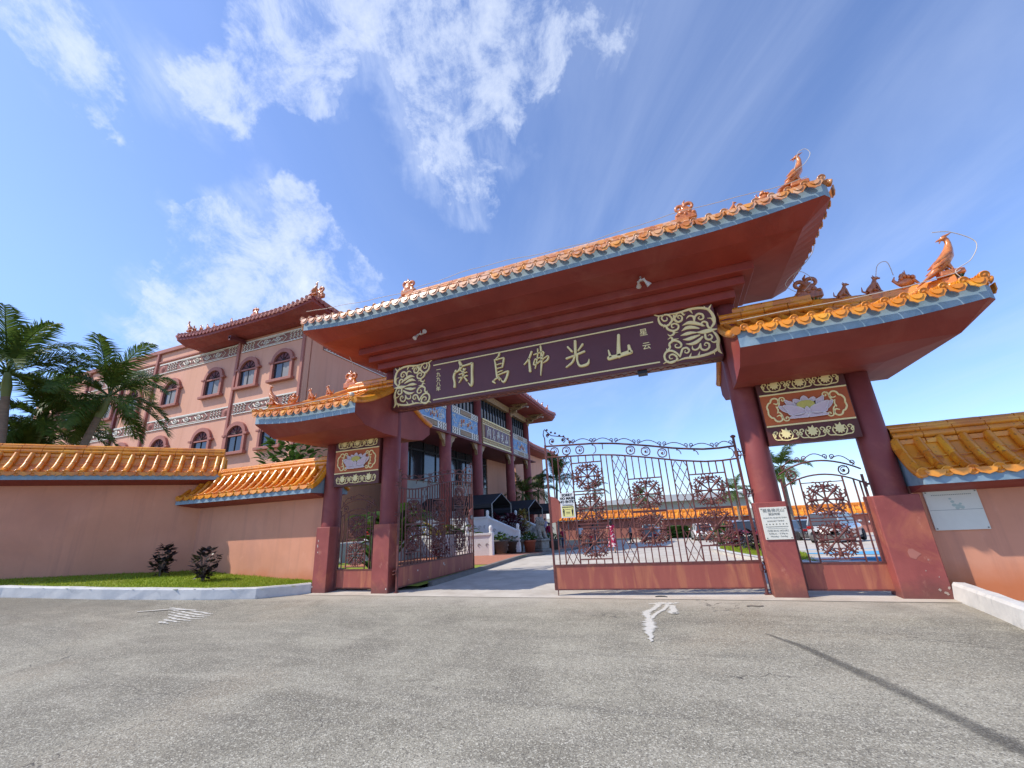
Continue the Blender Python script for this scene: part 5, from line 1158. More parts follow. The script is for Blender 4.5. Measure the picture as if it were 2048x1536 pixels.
def arch_window(x,zs,zt,w,yf,par,drawn=.5,half=False):
    """frame, arch lunette, sill, glass, curtains"""
    h=w/2; zb=zs; r=h; zc=zt-r*.9
    prof=[(x-h,zb)]+[(x-h,zc)]+[(x+h*math.cos(a),zc+r*.9*math.sin(a)) for a in lin(PI,0,12)][1:-1]+[(x+h,zc),(x+h,zb)]
    outer=[(x-h-.26,zb),(x-h-.26,zc-.05),(x-h-.42,zc-.05),(x-h-.42,zc+.1),(x-h-.24,zc+.1)]+[(x+(h+.24)*math.cos(a),zc+.1+(r*.9+.22)*math.sin(a)) for a in lin(PI,0,12)][1:-1]+[(x+h+.24,zc+.1),(x+h+.42,zc+.1),(x+h+.42,zc-.05),(x+h+.26,zc-.05),(x+h+.26,zb)]
    F=MB()
    # jambs and arch as a strip
    inn=[(x-h,zb),(x-h,zc)]+[(x+h*math.cos(a),zc+r*.9*math.sin(a)) for a in lin(PI,0,12)][1:-1]+[(x+h,zc),(x+h,zb)]
    ou=[(x-h-.24,zb),(x-h-.24,zc+.1)]+[(x+(h+.24)*math.cos(a),zc+.1+(r*.9+.2)*math.sin(a)) for a in lin(PI,0,12)][1:-1]+[(x+h+.24,zc+.1),(x+h+.24,zb)]
    n=len(inn); vs=[]
    for (a,c_) in zip(inn,ou): vs+=[(a[0],yf-.22,a[1]),(c_[0],yf-.22,c_[1]),(a[0],yf+.0,a[1]),(c_[0],yf+.0,c_[1])]
    fs=[]
    for i in range(n-1):
        k=4*i; fs+=[(k,k+4,k+5,k+1),(k,k+2,k+6,k+4),(k+1,k+5,k+7,k+3)]
    F.add(vs,fs,0)
    for sg in (-1,1): F.bbox(min(x+sg*(h+.1),x+sg*(h+.46)),max(x+sg*(h+.1),x+sg*(h+.46)),yf-.27,yf,zc-.02,zc+.14,.015)
    F.box(x-h,x+h,yf-.16,yf,zc-.05,zc+.06)
    fr=F.build('window',MT['trim'],par)
    b=MB(); b.bbox(x-h-.42,x+h+.42,yf-.34,yf,zb-.22,zb-.003,.02); b.build('sill',MT['trim'],fr)
    b=MB(); b.prism([(p[0],yf-.04,p[1]) for p in prof],(0,.03,0)); b.build('pane',MT['glass'],fr)
    b=MB(); b.prism([(x+h*.95*math.cos(a),yf-.06,zc+.06+r*.82*math.sin(a)) for a in lin(PI,0,12)],(0,.015,0)); 
    b.build('lunette',MT['dtrim'],fr)
    b=MB()
    for k in range(5): a=PI*(k+.5)/5; b.tube([(x,yf-.09,zc+.1),(x+h*.85*math.cos(a),yf-.09,zc+.08+r*.75*math.sin(a))],.025,4)
    b.box(x-.03,x+.03,yf-.09,yf-.04,zb,zc); b.build('mullion',MT['black'],fr)
    if drawn:
        b=MB(); b.box(x+.05,x+h*.9,yf-.062,yf-.045,zb+.05,zc-.08); 
        if drawn>1: b.box(x-h*.45,x-.08,yf-.062,yf-.045,zb+.05,zc-.08)
        b.build('curtain',MT['curtain'],fr)
wins=[(-26.35,11.72,1.7,12.62,14.75),(-29.95,11.72,1.7,12.62,14.75),(-34.3,12,1.75,12.6,14.75),(-39.6,12,1.75,12.55,14.7),(-44.9,12,1.75,12.5,14.7),(-48.7,12,1.75,12.5,14.7),(-55,12,1.75,12.5,14.7),
 (-26.7,11.72,1.7,7.55,9.5),(-30.25,11.72,1.7,7.5,9.5),(-34.5,12,1.75,7.5,9.6),(-39.75,12,1.75,7.5,9.6),(-45,12,1.75,7.5,9.6)]
for i,(x,yf,w,zs,zt) in enumerate(wins): arch_window(x,zs,zt,w,yf,w1,(1,2,1,2,1,2,1,0,0,0,0,0)[i])
def frieze(x0,x1,z0,z1,y,par,medl=(True,True)):
    b=MB(); b.box(x0,x1,y-.05,y,z0,z1); F=b.build('relief_band',MT['banddark'],par); h=z1-z0; yy=y-.05
    b=MB(); t=.055*h
    b.box(x0,x1,yy-.06,yy,z1-.10,z1); b.box(x0,x1,yy-.03,yy-.001,z0,z0+.07)
    xa,xb=x0,x1
    if medl[0]: xa+=h*1.05
    if medl[1]: xb-=h*1.05
    zc=(z0+z1)/2
    for sg,xe in ((1,xa),(-1,xb)):
        for k in range(4):
            xo=xe+sg*(.12+.34*k)
            for v in (1,-1): b.tube([(xo,yy-.02,zc+v*h*.42),(xo+sg*.22,yy-.02,zc+v*h*.22),(xo,yy-.02,zc+v*h*.10),(xo+sg*.16,yy-.02,zc)],.045,4,smooth=False)
    xc0,xc1=xa+1.7,xb-1.7
    hexa=[(xc0+.0,zc),(xc0+.35,zc+h*.34),(xc1-.35,zc+h*.34),(xc1,zc),(xc1-.35,zc-h*.34),(xc0+.35,zc-h*.34),(xc0,zc)]
    b.tube([(p[0],yy-.02,p[1]) for p in hexa],.035,4,smooth=False)
    n=max(1,int((xc1-xc0-.6)/1.25))
    for k in range(n):
        cx=xc0+.3+(xc1-xc0-.6)*(k+.5)/n
        b.tube([(cx+.2*math.cos(a),yy-.02,zc+.2*h*math.sin(a)) for a in lin(0,2*PI,10)],.05,4,caps=False); b.ell((cx,yy-.02,zc),(.09,.04,.08),6)
        for sg in (-1,1): b.tube([(cx+sg*.22,yy-.02,zc-.16*h),(cx+sg*.42,yy-.02,zc+.12*h),(cx+sg*.56,yy-.02,zc-.08*h)],.045,4)
    b.build('relief_pattern',MT['bandwhite'],F)
    for fl,xm in ((medl[0],x0+h*.52),(medl[1],x1-h*.52)):
        if fl: b=MB(); b.lathe([(0,-.05),(.30*h,-.05),(.34*h,-.02),(.34*h,0)],(xm,yy,zc),14,ax='y'); b.box(xm-h*.46,xm+h*.46,yy-.014,yy-.002,z0+.08,z1-.11); b.build('medallion',MT['trim'],F)
frieze(-42.0,-31.75,10.45,11.35,12,w1,(True,True)); frieze(-31.1,-24.6,10.45,11.35,11.72,w1,(False,False)); frieze(-52.8,-42.8,10.45,11.35,12,w1,(False,True))
frieze(-42.0,-31.75,15.72,16.68,12,w1,(True,False)); frieze(-31.1,-24.6,15.62,16.5,11.72,w1,(False,False)); frieze(-52.8,-42.8,15.72,16.68,12,w1,(True,False))
# band on the side wall
b=MB(); b.box(BX1,BX1+.06,13.4,25.5,15.2,16.1); F=b.build('relief_band',MT['banddark'],w1)
b=MB()
for k in range(36):
    y=13.6+k*.33
    if 6<k<30 and k%3: b.ell((BX1+.09,y,15.65),(.04,.16,.14),6)
    elif not 6<k<30:
        for v in (1,-1): b.tube([(BX1+.08,y,15.65+v*.38),(BX1+.08,y+.2,15.65+v*.2),(BX1+.08,y,15.65)],.04,4,smooth=False)
b.box(BX1+.06,BX1+.1,13.4,25.5,16.02,16.1); b.box(BX1+.06,BX1+.1,13.4,25.5,15.2,15.27)
b.build('relief_pattern',MT['bandwhite'],F)
r_=hip_roof(B1,'tiled_roof',-37,-22.2,10,18.5,16.95,.42,2.9,2.9,3.9,.42,MT['tile_red'],lift=.4,soff=((.5,.1),(1.0,.15),(1.9,-.05)),stackh=.75,tr=.11,mf=MT['soffit'],ms=MT['soffit'],liftlen=4,pw=1.3,ridge_m=MT['fig'],back=False)
RB=r_[3]
for x,sg in ((r_[1][0]+.2,1),(r_[1][1]-.1,-1)): chiwen(MT['fig'],parent=RB,M=Matrix.Translation((x,r_[1][2],r_[1][3]-.15))@Matrix.Rotation(0 if sg<0 else PI,4,'Z'),s=2.0 if sg<0 else 1.7)
for hi in (0,2):
    for j,t in enumerate((.35,.62,.72,.82,.92,1.0)):
        p=on_hip(r_[2][hi],t,.45); mm=Matrix.Rotation(0 if hi else PI,4,'Z')
        (phoenix if j==5 else beast)(MT['fig'],RB,Matrix.Translation(p)@mm,1.15 if j==5 else (1.6 if j==0 else 1.3))
b=MB()
for (y) in (10.6,): 
    b.box(-31.0,-30.7,10.3,12.0,16.35,16.6); b.box(-30.95,-30.75,10.3,10.5,16.2,16.5)
b.build('bracket_arm',MT['dtrim'],w1)
# ------------------------------------------------------------------ temple hall with the tall porch
H=thing('temple_hall','temple hall with tall maroon porch columns, painted blue panels and a small name board','building')
HX=-13.0; CY=[3.8,8.3,12.9,17.5,24.0,28.6]; FL=.95
b=MB(); b.prism([(-15.6,10.8,-1),(-24.2,22,-1),(-24.2,30.5,-1),(-15.6,30.5,-1)],(0,0,12.5)); hw=b.build('hall_wall',MT['greywall'],H)
b=MB(); b.box(-15.6,-15.5,11.0,30,4.4,8.4); b.box(-15.6,-15.52,21,28.0,1.0,3.8); b.build('dark_glazing',MT['glass'],hw)
b=MB(); b.box(-15.5,-15.42,24.6,30.4,3.0,8.5); b.build('pink_wall_bay',MT['salmon2'],hw)
b=MB()
for k in range(12): y=11.2+k*1.55; b.box(-15.5,-15.44,y,y+.08,4.4,8.4)
b.box(-15.5,-15.44,11,30,6.3,6.4); b.build('mullion',MT['black'],hw)
b=MB(); b.box(-17.0,-12.4,7.2,30.3,-1,FL); b.build('terrace_floor',MT['greywall'],hw)
for y in CY[1:]:
    b=MB(); b.lathe([(.38,FL),(.375,4),(.36,11.0)],(HX,y,0),20); cl=b.build('porch_column',MT['col'],H)
    b=MB(); b.lathe([(.5,FL),(.5,FL+.12),(.42,FL+.25),(.38,FL+.27)],(HX,y,0),20); b.build('base',MT['stone'],cl)
b=MB(); b.box(-15.6,-12.6,9.2,30.2,6.95,7.05); b.build('porch_ceiling',MT['dtrim'],hw)
zb0,zb1=7.12,8.98
def blue_panel(ya,yb,par):
    x=HX+.28
    b=MB(); b.box(HX-.15,x,ya,yb,zb0,zb1); P=b.build('painted_panel',MT['bluepanel'],par)
    b=MB()
    for (z0,z1) in ((zb0,zb0+.46),(zb1-.46,zb1)):
        g=MB(); bl=MB()
        b.box(x,x+.03,ya,yb,z0,z1)
        bl.box(x+.03,x+.035,ya+1.05,yb-1.05,z0+.05,z1-.05); g.box(x+.035,x+.045,ya+1.12,yb-1.12,z0+.09,z1-.09)
        for sg,ye in ((1,ya),(-1,yb)):
            for k in range(3):
                y=ye+sg*(.12+.3*k); zc=(z0+z1)/2
                for v in (1,-1): bl.tube([(x+.035,y,zc+v*.2),(x+.035,y+sg*.14,zc+v*.1),(x+.035,y,zc)],.026,4,smooth=False)
        bl.build('dark_border',MT['black'],P); g.build('gold_strip',MT['goldpanel'],P)
    b.build('cream_band',MT['bandwhite'],P)
    b=MB()
    for k in range(26):
        y=R.uniform(ya+.3,yb-.3); z=R.uniform(zb0+.55,zb1-.55); b.tube([(x+.012,y+.18*math.cos(a),z+.07*math.sin(a)) for a in lin(R.uniform(0,3),R.uniform(3.5,6),6)],.022,4)
    b.build('painted_wave',MT['bandwhite'],P)
    b=MB()
    for k in range(10): y=(ya+yb)/2+R.uniform(-.9,.9); z=(zb0+zb1)/2+R.uniform(-.25,.25); b.tube([(x+.015,y,z-.12),(x+.015,y+.04,z+.1)],[.05,.03],5)
    b.build('painted_figure',MT['fig'],P)
for (ya,yb) in ((CY[1]+.4,CY[2]-.4),(CY[2]+.4,CY[3]-.4),(CY[4]+.4,CY[5]-.4)): blue_panel(ya,yb,H)
b=MB(); b.box(HX-.15,HX+.30,CY[3]+.4,CY[4]-.4,zb0,zb1+.05); SB=b.build('hall_name_board',MT['goldpanel'],H)
b=MB(); b.box(HX+.30,HX+.34,CY[3]+.85,CY[4]-.85,zb0+.45,zb1-.38); sb=b.build('maroon_field',MT['board'],SB)
# letters on the hall board read along +Y, facing +X
MH=Matrix(((0,-1,0,HX+.345),(1,0,0,0),(0,0,1,0),(0,0,0,1)))
b=MB(); cen={'a':-5.02,'b':-3.72,'c':-2.5,'d':-1.3,'e':-.35}
xs_={k:[p[0] for s_ in GLY[k] for p in s_] for k in GLY}; zs_={k:[p[1] for s_ in GLY[k] for p in s_] for k in GLY}
for i,k in enumerate('abcde'):
    cx=(min(xs_[k])+max(xs_[k]))/2; cz=(min(zs_[k])+max(zs_[k]))/2; yc=CY[3]+1.45+.9*i
    for st in GLY[k]: b.stroke([((x-cx)*1.0+yc,(z-cz)*1.05+8.08,w*1.15) for x,z,w in st],0,.03,M=MH)
b.build('lettering',MT['bandwhite'],SB)
b=MB()
for (z0,z1) in ((zb0,zb0+.10),(zb1-.05,zb1+.05),(zb0+.40,zb0+.45),(zb1-.38,zb1-.33)): b.box(HX+.30,HX+.35,CY[3]+.4,CY[4]-.4,z0,z1)
for k in range(18): b.ell((HX+.31,CY[3]+.6+.3*k,zb1-.18),(.03,.1,.05),5); b.ell((HX+.31,CY[3]+.6+.3*k,zb0+.25),(.03,.1,.05),5)
b.build('gilt_border',MT['gold'],SB)
# carved brackets under the beams
for i in range(1,5):
    for sg,yy in ((1,CY[i]+.38),(-1,CY[i+1]-.38)):
        b=MB(); b.prism([(HX+.02,yy,zb0),(HX+.02,yy+sg*.95,zb0),(HX+.02,yy+sg*.8,zb0-.18),(HX+.02,yy+sg*.5,zb0-.25),(HX+.02,yy+sg*.35,zb0-.5),(HX+.02,yy+sg*.12,zb0-.62),(HX+.02,yy,zb0-.95)],(.2,0,0)); b.build('carved_bracket',MT['goldpanel'],H)
# clerestory
for i in range(1,5):
    b=MB(); b.box(HX-.3,HX-.1,CY[i]+.35,CY[i+1]-.35,zb1+.05,10.7); gl=b.build('clerestory',MT['glass'],H)
    b=MB(); n=max(4,int((CY[i+1]-CY[i])/.62))
    for k in range(n+1): y=CY[i]+.35+(CY[i+1]-CY[i]-.7)*k/n; b.box(HX-.1,HX-.02,y-.05,y+.05,zb1+.05,10.7)
    b.build('mullion',MT['black'],gl)
    b=MB()
    for k in range(n): y=CY[i]+.35+(CY[i+1]-CY[i]-.7)*(k+.5)/n; b.box(HX-.1,HX-.085,y-.15,y+.15,zb1+.2,zb1+.95)
    b.build('curtain',MT['curtain'],gl)
b=MB(); b.box(HX-.2,HX+.25,CY[1]-1,CY[5]+.4,10.7,11.2); bm=b.build('painted_beam',MT['goldpanel'],H)
for i in range(1,6):
    b=MB()
    for k in range(3): b.prism([(HX+.2+k*.42,CY[i]-.12,10.55+.28*k),(HX+.9+k*.5,CY[i]-.12,10.75+.28*k),(HX+.9+k*.5,CY[i]-.12,10.95+.28*k),(HX+.2,CY[i]-.12,10.95+.28*k)],(0,.24,0))
    b.ell((HX+.3,CY[i],10.6),(.2,.25,.3),7); b.build('eave_bracket',MT['goldpanel'],bm)
for i in (3,4,5):
    b=MB(); b.tube([(HX+.6,CY[i]+.4,11.15),(HX+1.75,CY[i]+.4,11.25)],.05,6); lt=b.build('eave_lamp_arm',MT['lampwhite'],H)
    b=MB(); b.ell((HX+1.8,CY[i]+.4,11.18),(.12,.12,.08),8); b.build('lamp_head',MT['lampwhite'],lt)
b=MB(); b.box(-14.2,-12.2,10.4,14.2,11.2,11.4); b.build('porch_roof_slab',MT['soffit'],H)
r2_=hip_roof(H,'tiled_roof',-18,-10.8,14.0,32.6,11.5,.35,2.6,3.5,3.5,.42,MT['tile_red'],lift=.35,soff=((.3,.08),(2.0,-.05)),stackh=.5,tr=.11,mf=MT['soffit'],ms=MT['soffit'],liftlen=4,pw=1.3,ridge_m=MT['fig'],back=False)
for t in (.55,.68,.8,.9,1.0): beast(MT['fig'],r2_[3],Matrix.Translation(on_hip(r2_[2][3],t,.35)),1.1)
# lower tiled annexe behind the hall
AX=thing('annexe','low red tiled annexe roof showing behind the far end of the temple hall','building')
b=MB(); b.box(-26,-16,33.5,44,-2,9.5); b.build('wall',MT['salmon2'],AX)
r3_=hip_roof(AX,'tiled_roof',-28,-14.6,32.4,45.5,9.3,.4,2.6,4,4,.45,MT['tile_red'],lift=.4,soff=((.5,.1),(1.2,.1)),stackh=.5,tr=.12,mf=MT['soffit'],ms=MT['soffit'],liftlen=4,ridge_m=MT['fig'],back=False)
for t in (.8,1.0): beast(MT['fig'],r3_[3],Matrix.Translation(on_hip(r3_[2][2],t,.35)),1.6)
rebase(B1,(-40,18,0)); rebase(H,(-17,18,0)); rebase(AX,(-20,38,0))
# ------------------------------------------------------------------ white stair balustrades
def balus(name,label,pts,hs,group,posts,h=.95,pan=True):
    """pts: world polyline of the foot of the parapet"""
    T=thing(name,label,'balustrade',pts[0],0,group); o=V(pts[0])
    for i in range(len(pts)-1):
        a=V(pts[i])-o; c=V(pts[i+1])-o; t=V((c.x-a.x,c.y-a.y,0)).normalized(); n=V((-t.y,t.x,0))*.09
        b=MB(); b.prism([a-n,c-n,c-n+V((0,0,h)),a-n+V((0,0,h))],n*2); P=b.build('panel',MT['white'],T)
        b=MB(); b.prism([a-n*1.5+V((0,0,h)),c-n*1.5+V((0,0,h)),c-n*1.5+V((0,0,h+.09)),a-n*1.5+V((0,0,h+.09))],n*3); b.build('hand_rail',MT['white'],T)
        b=MB(); L_=(c-a).length
        for k in range(int(L_/.3)):
            p=a.lerp(c,(k+.5)/int(L_/.3))+V((0,0,h*.5)); r=.08
            for sg in (-1,1):
                q=p+n*1.12*sg; b.tube([q+t*(r*math.cos(v)*(1-.1*v))+V((0,0,r*math.sin(v)*(1-.1*v)*1.2)) for v in lin(0,5,8)],.012,4)
        if int(L_/.3)>0: b.build('carved_relief',MT['stone'],P)
    for p in posts:
        p=V(p)-o; b=MB(); b.bbox(p.x-.11,p.x+.11,p.y-.11,p.y+.11,p.z-.1,p.z+h+.10,.015); b.lathe([(.08,h+.10),(.085,h+.13),(.07,h+.18),(.09,h+.24),(.09,h+.36),(.06,h+.42),(.01,h+.44)],(p.x,p.y,p.z),12); b.build('post',MT['white'],T)
    return T
balus('balustrade','white carved balustrade sloping down the near side of the temple stairs',[(-15.5,12.9,.85),(-10.25,12.9,.85),(-8.45,12.9,.05)],0,'white balustrades by the temple stairs',[(-10.25,12.9,.85),(-8.45,12.9,.05),(-12.8,12.9,.85)])
balus('balustrade','white carved balustrade sloping down the far side of the temple stairs, behind the stone lion',[(-13,17.6,.85),(-10.3,17.6,.85),(-8.5,17.6,.0)],0,'white balustrades by the temple stairs',[(-10.3,17.6,.85),(-8.5,17.6,.0)])
balus('balustrade','low white balustrade in front of the stairs, nearest the dark gate leaf',[(-16,9.6,.08),(-9.9,9.6,.08),(-8.75,9.9,.08)],0,'white balustrades by the temple stairs',[(-9.9,9.6,.08),(-8.75,9.9,.08),(-12.2,9.6,.08),(-14.4,9.6,.08)],h=.92)
ST=MB()
for k in range(6): ST.box(-10.3+.3*k-.0,-8.5,13.05,17.45,pz(0,14)-.3,.80-.145*k) if False else ST.box(-12.4,-10.2+.3*k,13.05,17.45,-.4,.80-.15*k-.002*k)
tag(ST.build('stairs',MT['greywall']),'grey stone stairs rising to the temple porch between two white balustrades','stairs')
# guardian lion
def lion():
    T=thing('guardian_lion','grey stone guardian lion seated on a pedestal at the foot of the temple stairs','statue',(-7.75,14.6,-.18),rad(-30))
    b=MB(); b.bbox(-.55,.55,-.36,.36,0,.16,.03); b.bbox(-.46,.46,-.30,.30,.16,.58,.03); b.bbox(-.52,.52,-.34,.34,.58,.70,.03); b.build('pedestal',MT['stone'],T)
    b=MB()
    b.tube([(-.38,0,.78),(-.32,0,.98),(-.12,0,1.16),(.10,0,1.30),(.18,0,1.45)],[.20,.27,.27,.24,.18],14)
    b.ell((.2,0,1.62),(.21,.19,.2),12); b.tube([(.28,0,1.58),(.42,0,1.54)],[.14,.11],10); b.ell((.44,0,1.60),(.05,.08,.04),8)
    for sg in (-1,1):
        b.tube([(.14,.16*sg,1.25),(.22,.17*sg,1.0),(.26,.17*sg,.78)],[.12,.085,.09],10); b.ell((.32,.17*sg,.76),(.13,.09,.07),8)
        b.tube([(-.25,.2*sg,.9),(-.02,.25*sg,.98),(.05,.25*sg,.80)],[.19,.15,.09],10); b.ell((.12,.25*sg,.75),(.14,.08,.06),8)
        b.ell((.12,.2*sg,1.70),(.05,.05,.06),6); b.ell((.36,.09*sg,1.67),(.04,.04,.035),6)
    for k in range(46):
        a=k*2.4; r_=.19; z=1.36+.011*k
        b.ell((.08+r_*.75*math.cos(a)*.8-.03,r_*1.05*math.sin(a),z),(.07,.07,.07),6)
    b.tube([(-.48,0,.85),(-.58,0,1.05),(-.52,0,1.28),(-.42,0,1.30)],[.07,.09,.08,.03],8)
    b.build('lion_body',MT['stone'],T)
lion()
# planters and shrubs
def leafclump(n,rx,rz,m,sz=.14,z0=.0,wd=.35,seed=1,M=None,stem=True):
    rr=random.Random(seed); b=MB()
    for i in range(n):
        a=rr.uniform(0,2*PI); u=rr.random()**.5; z=z0+rr.random()*rz; k=math.sin(PI*min(1,max(.12,(z-z0)/rz*.85+.1)))
        p=V((rx*u*k*math.cos(a),rx*u*k*math.sin(a),z)); d=V((math.cos(a)*rr.uniform(.3,1),math.sin(a)*rr.uniform(.3,1),rr.uniform(-.3,.9))).normalized(); l=sz*rr.uniform(.6,1.3); w=l*wd
        s_=d.cross(V((rr.uniform(-.3,.3),rr.uniform(-.3,.3),1))).normalized(); up_=s_.cross(d); q=p+d*l
        b.add([p,p+d*l*.3+s_*w+up_*.01,p+d*l*.68+s_*w*.85-up_*.01,q-up_*l*.12,p+d*l*.68-s_*w*.85-up_*.01,p+d*l*.3-s_*w+up_*.01,p+d*l*.5+up_*l*.08],[(0,1,6),(1,2,6),(2,3,6),(3,4,6),(4,5,6),(5,0,6)],0,M=M)
    return b
def shrub(label,loc,n,rx,rz,m,group,sz=.14,wd=.35,seed=1,z0=.08,name='shrub'):
    T=thing(name,label,'shrub',loc,R.uniform(0,6),group); leafclump(n,rx,rz,m,sz,z0,wd,seed).build('foliage',m,T)
    b=MB(); rr=random.Random(seed)
    for k in range(7): a=rr.uniform(0,6.3); b.tube([(rr.uniform(-.03,.03),rr.uniform(-.03,.03),-.05),(.25*rx*math.cos(a),.25*rx*math.sin(a),rz*.45),(.6*rx*math.cos(a),.6*rx*math.sin(a),rz*.9)],[.016,.011,.005],5)
    b.build('stem',MT['bark'],T); return T
g_='dark shrubs on the grass strip'
shrub('bushy dark leaved shrub farther left on the grass strip',(-15.05,-.8,.56),130,.28,.78,MT['dleaf'],g_,.19,.30,3)
shrub('dark leaved shrub with a side shoot, nearer the left gate pillars',(-13.1,-.82,.44),135,.31,.76,MT['dleaf'],g_,.19,.30,5)
def planter(loc,m,label,r=.34,h=.62,leaf=None,seed=1):
    T=thing('planter',label,'planter',loc,0,'planters at the foot of the temple stairs'); b=MB(); b.lathe([(r*.72,0),(r*.95,h*.85),(r*1.05,h*.87),(r*1.05,h),(r*.92,h),(r*.88,h*.9),(.01,h*.9)],n=24); b.build('pot',m,T)
    leafclump(110,r*1.2,.35,None,.16,h*.92,.42,seed).build('foliage',leaf or MT['leaf'],T); return T
planter((-9.1,12.0,.0),MT['pot_grey'],'round grey planter, leftmost of the row beside the near balustrade',.40,.66,seed=2)
planter((-8.75,13.2,-.1),MT['pot_grey'],'wide dark grey planter in the middle of the row beside the near balustrade',.52,.66,seed=3)
planter((-8.05,13.6,-.1),MT['pot_red'],'terracotta planter next to the stone lion',.36,.62,seed=4)
planter((-7.7,17.0,-.25),MT['pot_grey'],'large dark planter behind the stone lion',.55,.6,seed=6)
cg='crimson shrubs along the temple porch'
for k,(x,y,l) in enumerate(((-10.3,14.2,'crimson leaved shrub beside the top of the near balustrade'),(-9.7,15.0,'crimson leaved shrub between the two stair balustrades'),(-9.9,16.2,'crimson leaved shrub in front of the far balustrade'))):
    shrub(l,(x,y,.35),320,.75,1.5,MT['crimson'],cg,.26,.22,20+k)
shrub('yellow croton shrub rising beside the far stair balustrade',(-9.55,16.9,.5),200,.45,1.6,MT['ylw'],cg,.22,.3,31)
# canopies
def tent(loc,rz,w,d,h,rise,label):
    T=thing('canopy',label,'canopy',loc,rz,'black gabled canopies by the temple'); b=MB()
    for sg in (-1,1): b.add([(-d/2,sg*w/2,h),(d/2,sg*w/2,h),(d/2,0,h+rise),(-d/2,0,h+rise)],[(0,1,2,3)],0); b.add([(-d/2,sg*w/2,h-.03),(d/2,sg*w/2,h-.03),(d/2,0,h+rise-.03),(-d/2,0,h+rise-.03)],[(3,2,1,0)],0); b.box(-d/2,d/2,sg*w/2-.01,sg*w/2+.01,h-.22,h)
    b.build('cloth_roof',MT['canopy'],T)
    for sx_ in (-1,1):
        for sy_ in (-1,1): b=MB(); b.tube([(sx_*d/2,sy_*w/2,0),(sx_*d/2,sy_*w/2,h)],.035,6); b.build('pole',MT['steel'],T)
    b=MB()
    for sx_ in (-1,1): b.tube([(sx_*(d/2+.01),-w/2,h),(sx_*(d/2+.01),0,h+rise),(sx_*(d/2+.01),w/2,h)],.025,5)
    b.build('gable_bar',MT['steel'],T); return T
tent((-12.6,14.5,.45),0,3.0,5.2,2.15,.62,'black gabled canopy nearest the gate, over the temple stairs')
tent((-12.4,20.5,.0),0,3.2,5.2,2.35,.62,'black gabled canopy in the middle of the row')
tent((-12.2,26.6,-.3),0,3.6,5.6,2.5,.65,'black gabled canopy farthest from the gate, over the visitors')
# red post and plants behind the narrow left gate
b=MB(); b.lathe([(.12,0),(.12,.06),(.075,.08),(.075,1.3),(.11,1.34),(.11,1.42),(.07,1.5),(.01,1.53)],n=16); b.lathe([(.05,.06),(.05,.16)],(0,0,1.1),10,ax='y'); b.v=[tuple(p) for p in b.v]
tag(b.build('red_post',mat('bright_red_paint',(.55,.02,.02),.4),loc=(-16.7,10.6,.0)),'slim bright red post far behind the narrow left gate','post')
def bigleaf(label,loc,n,h,seed,m=None):
    rr=random.Random(seed); T=thing('leafy_plant',label,'plant',loc,0,'leafy garden plants behind the gateway'); b=MB()
    for i in range(n):
        a=rr.uniform(0,2*PI); l=rr.uniform(.5,.9)*h; p0=V((0,0,rr.uniform(0,.4)*h)); pts=[p0+V((math.cos(a)*l*t*.8,math.sin(a)*l*t*.8,l*(1.3*t-.9*t*t))) for t in lin(0,1,7)]; w=l*.14; vs=[]
        sdv=V((-math.sin(a),math.cos(a),0))
        for j,p in enumerate(pts): ww=w*math.sin(PI*min(1,.08+.92*j/7)); vs+=[p-sdv*ww+V((0,0,ww*.3)),p,p+sdv*ww+V((0,0,ww*.3))]
        b.add(vs,[(3*j,3*j+1,3*j+4,3*j+3) for j in range(7)]+[(3*j+1,3*j+2,3*j+5,3*j+4) for j in range(7)],0)
    b.build('foliage',m or MT['leaf'],T); b=MB(); b.tube([(0,0,-.1),(0,0,h*.5)],[.06,.03],6); b.build('stem',MT['bark'],T); return T
bigleaf('broad leaved green plant behind the narrow left gate, beside the red post',(-12.3,6.2,.1),26,2.0,1); bigleaf('broad leaved plant behind the narrow left gate, close to the right pillar',(-9.75,2.5,.1),18,1.5,2); bigleaf('tall broad leaved plant at the back behind the narrow left gate',(-11.6,6.0,.1),30,3.0,3)
bigleaf('broad leaved plant behind the low white balustrade, seen through the dark gate leaf',(-11.0,11.2,.1),30,1.9,7); bigleaf('yellowish leafy plant behind the low balustrade, seen through the dark gate leaf',(-12.4,11.0,.1),34,2.1,8,MT['ylw'])
shrub('low crimson shrub in front of the low balustrade, seen through the dark gate leaf',(-10.9,8.6,.1),200,.5,.7,MT['crimson'],cg,.2,.25,41)
shrub('crimson shrub beside the hinge side of the dark gate leaf',(-12.6,8.4,.1),200,.5,.9,MT['crimson'],cg,.2,.25,43)
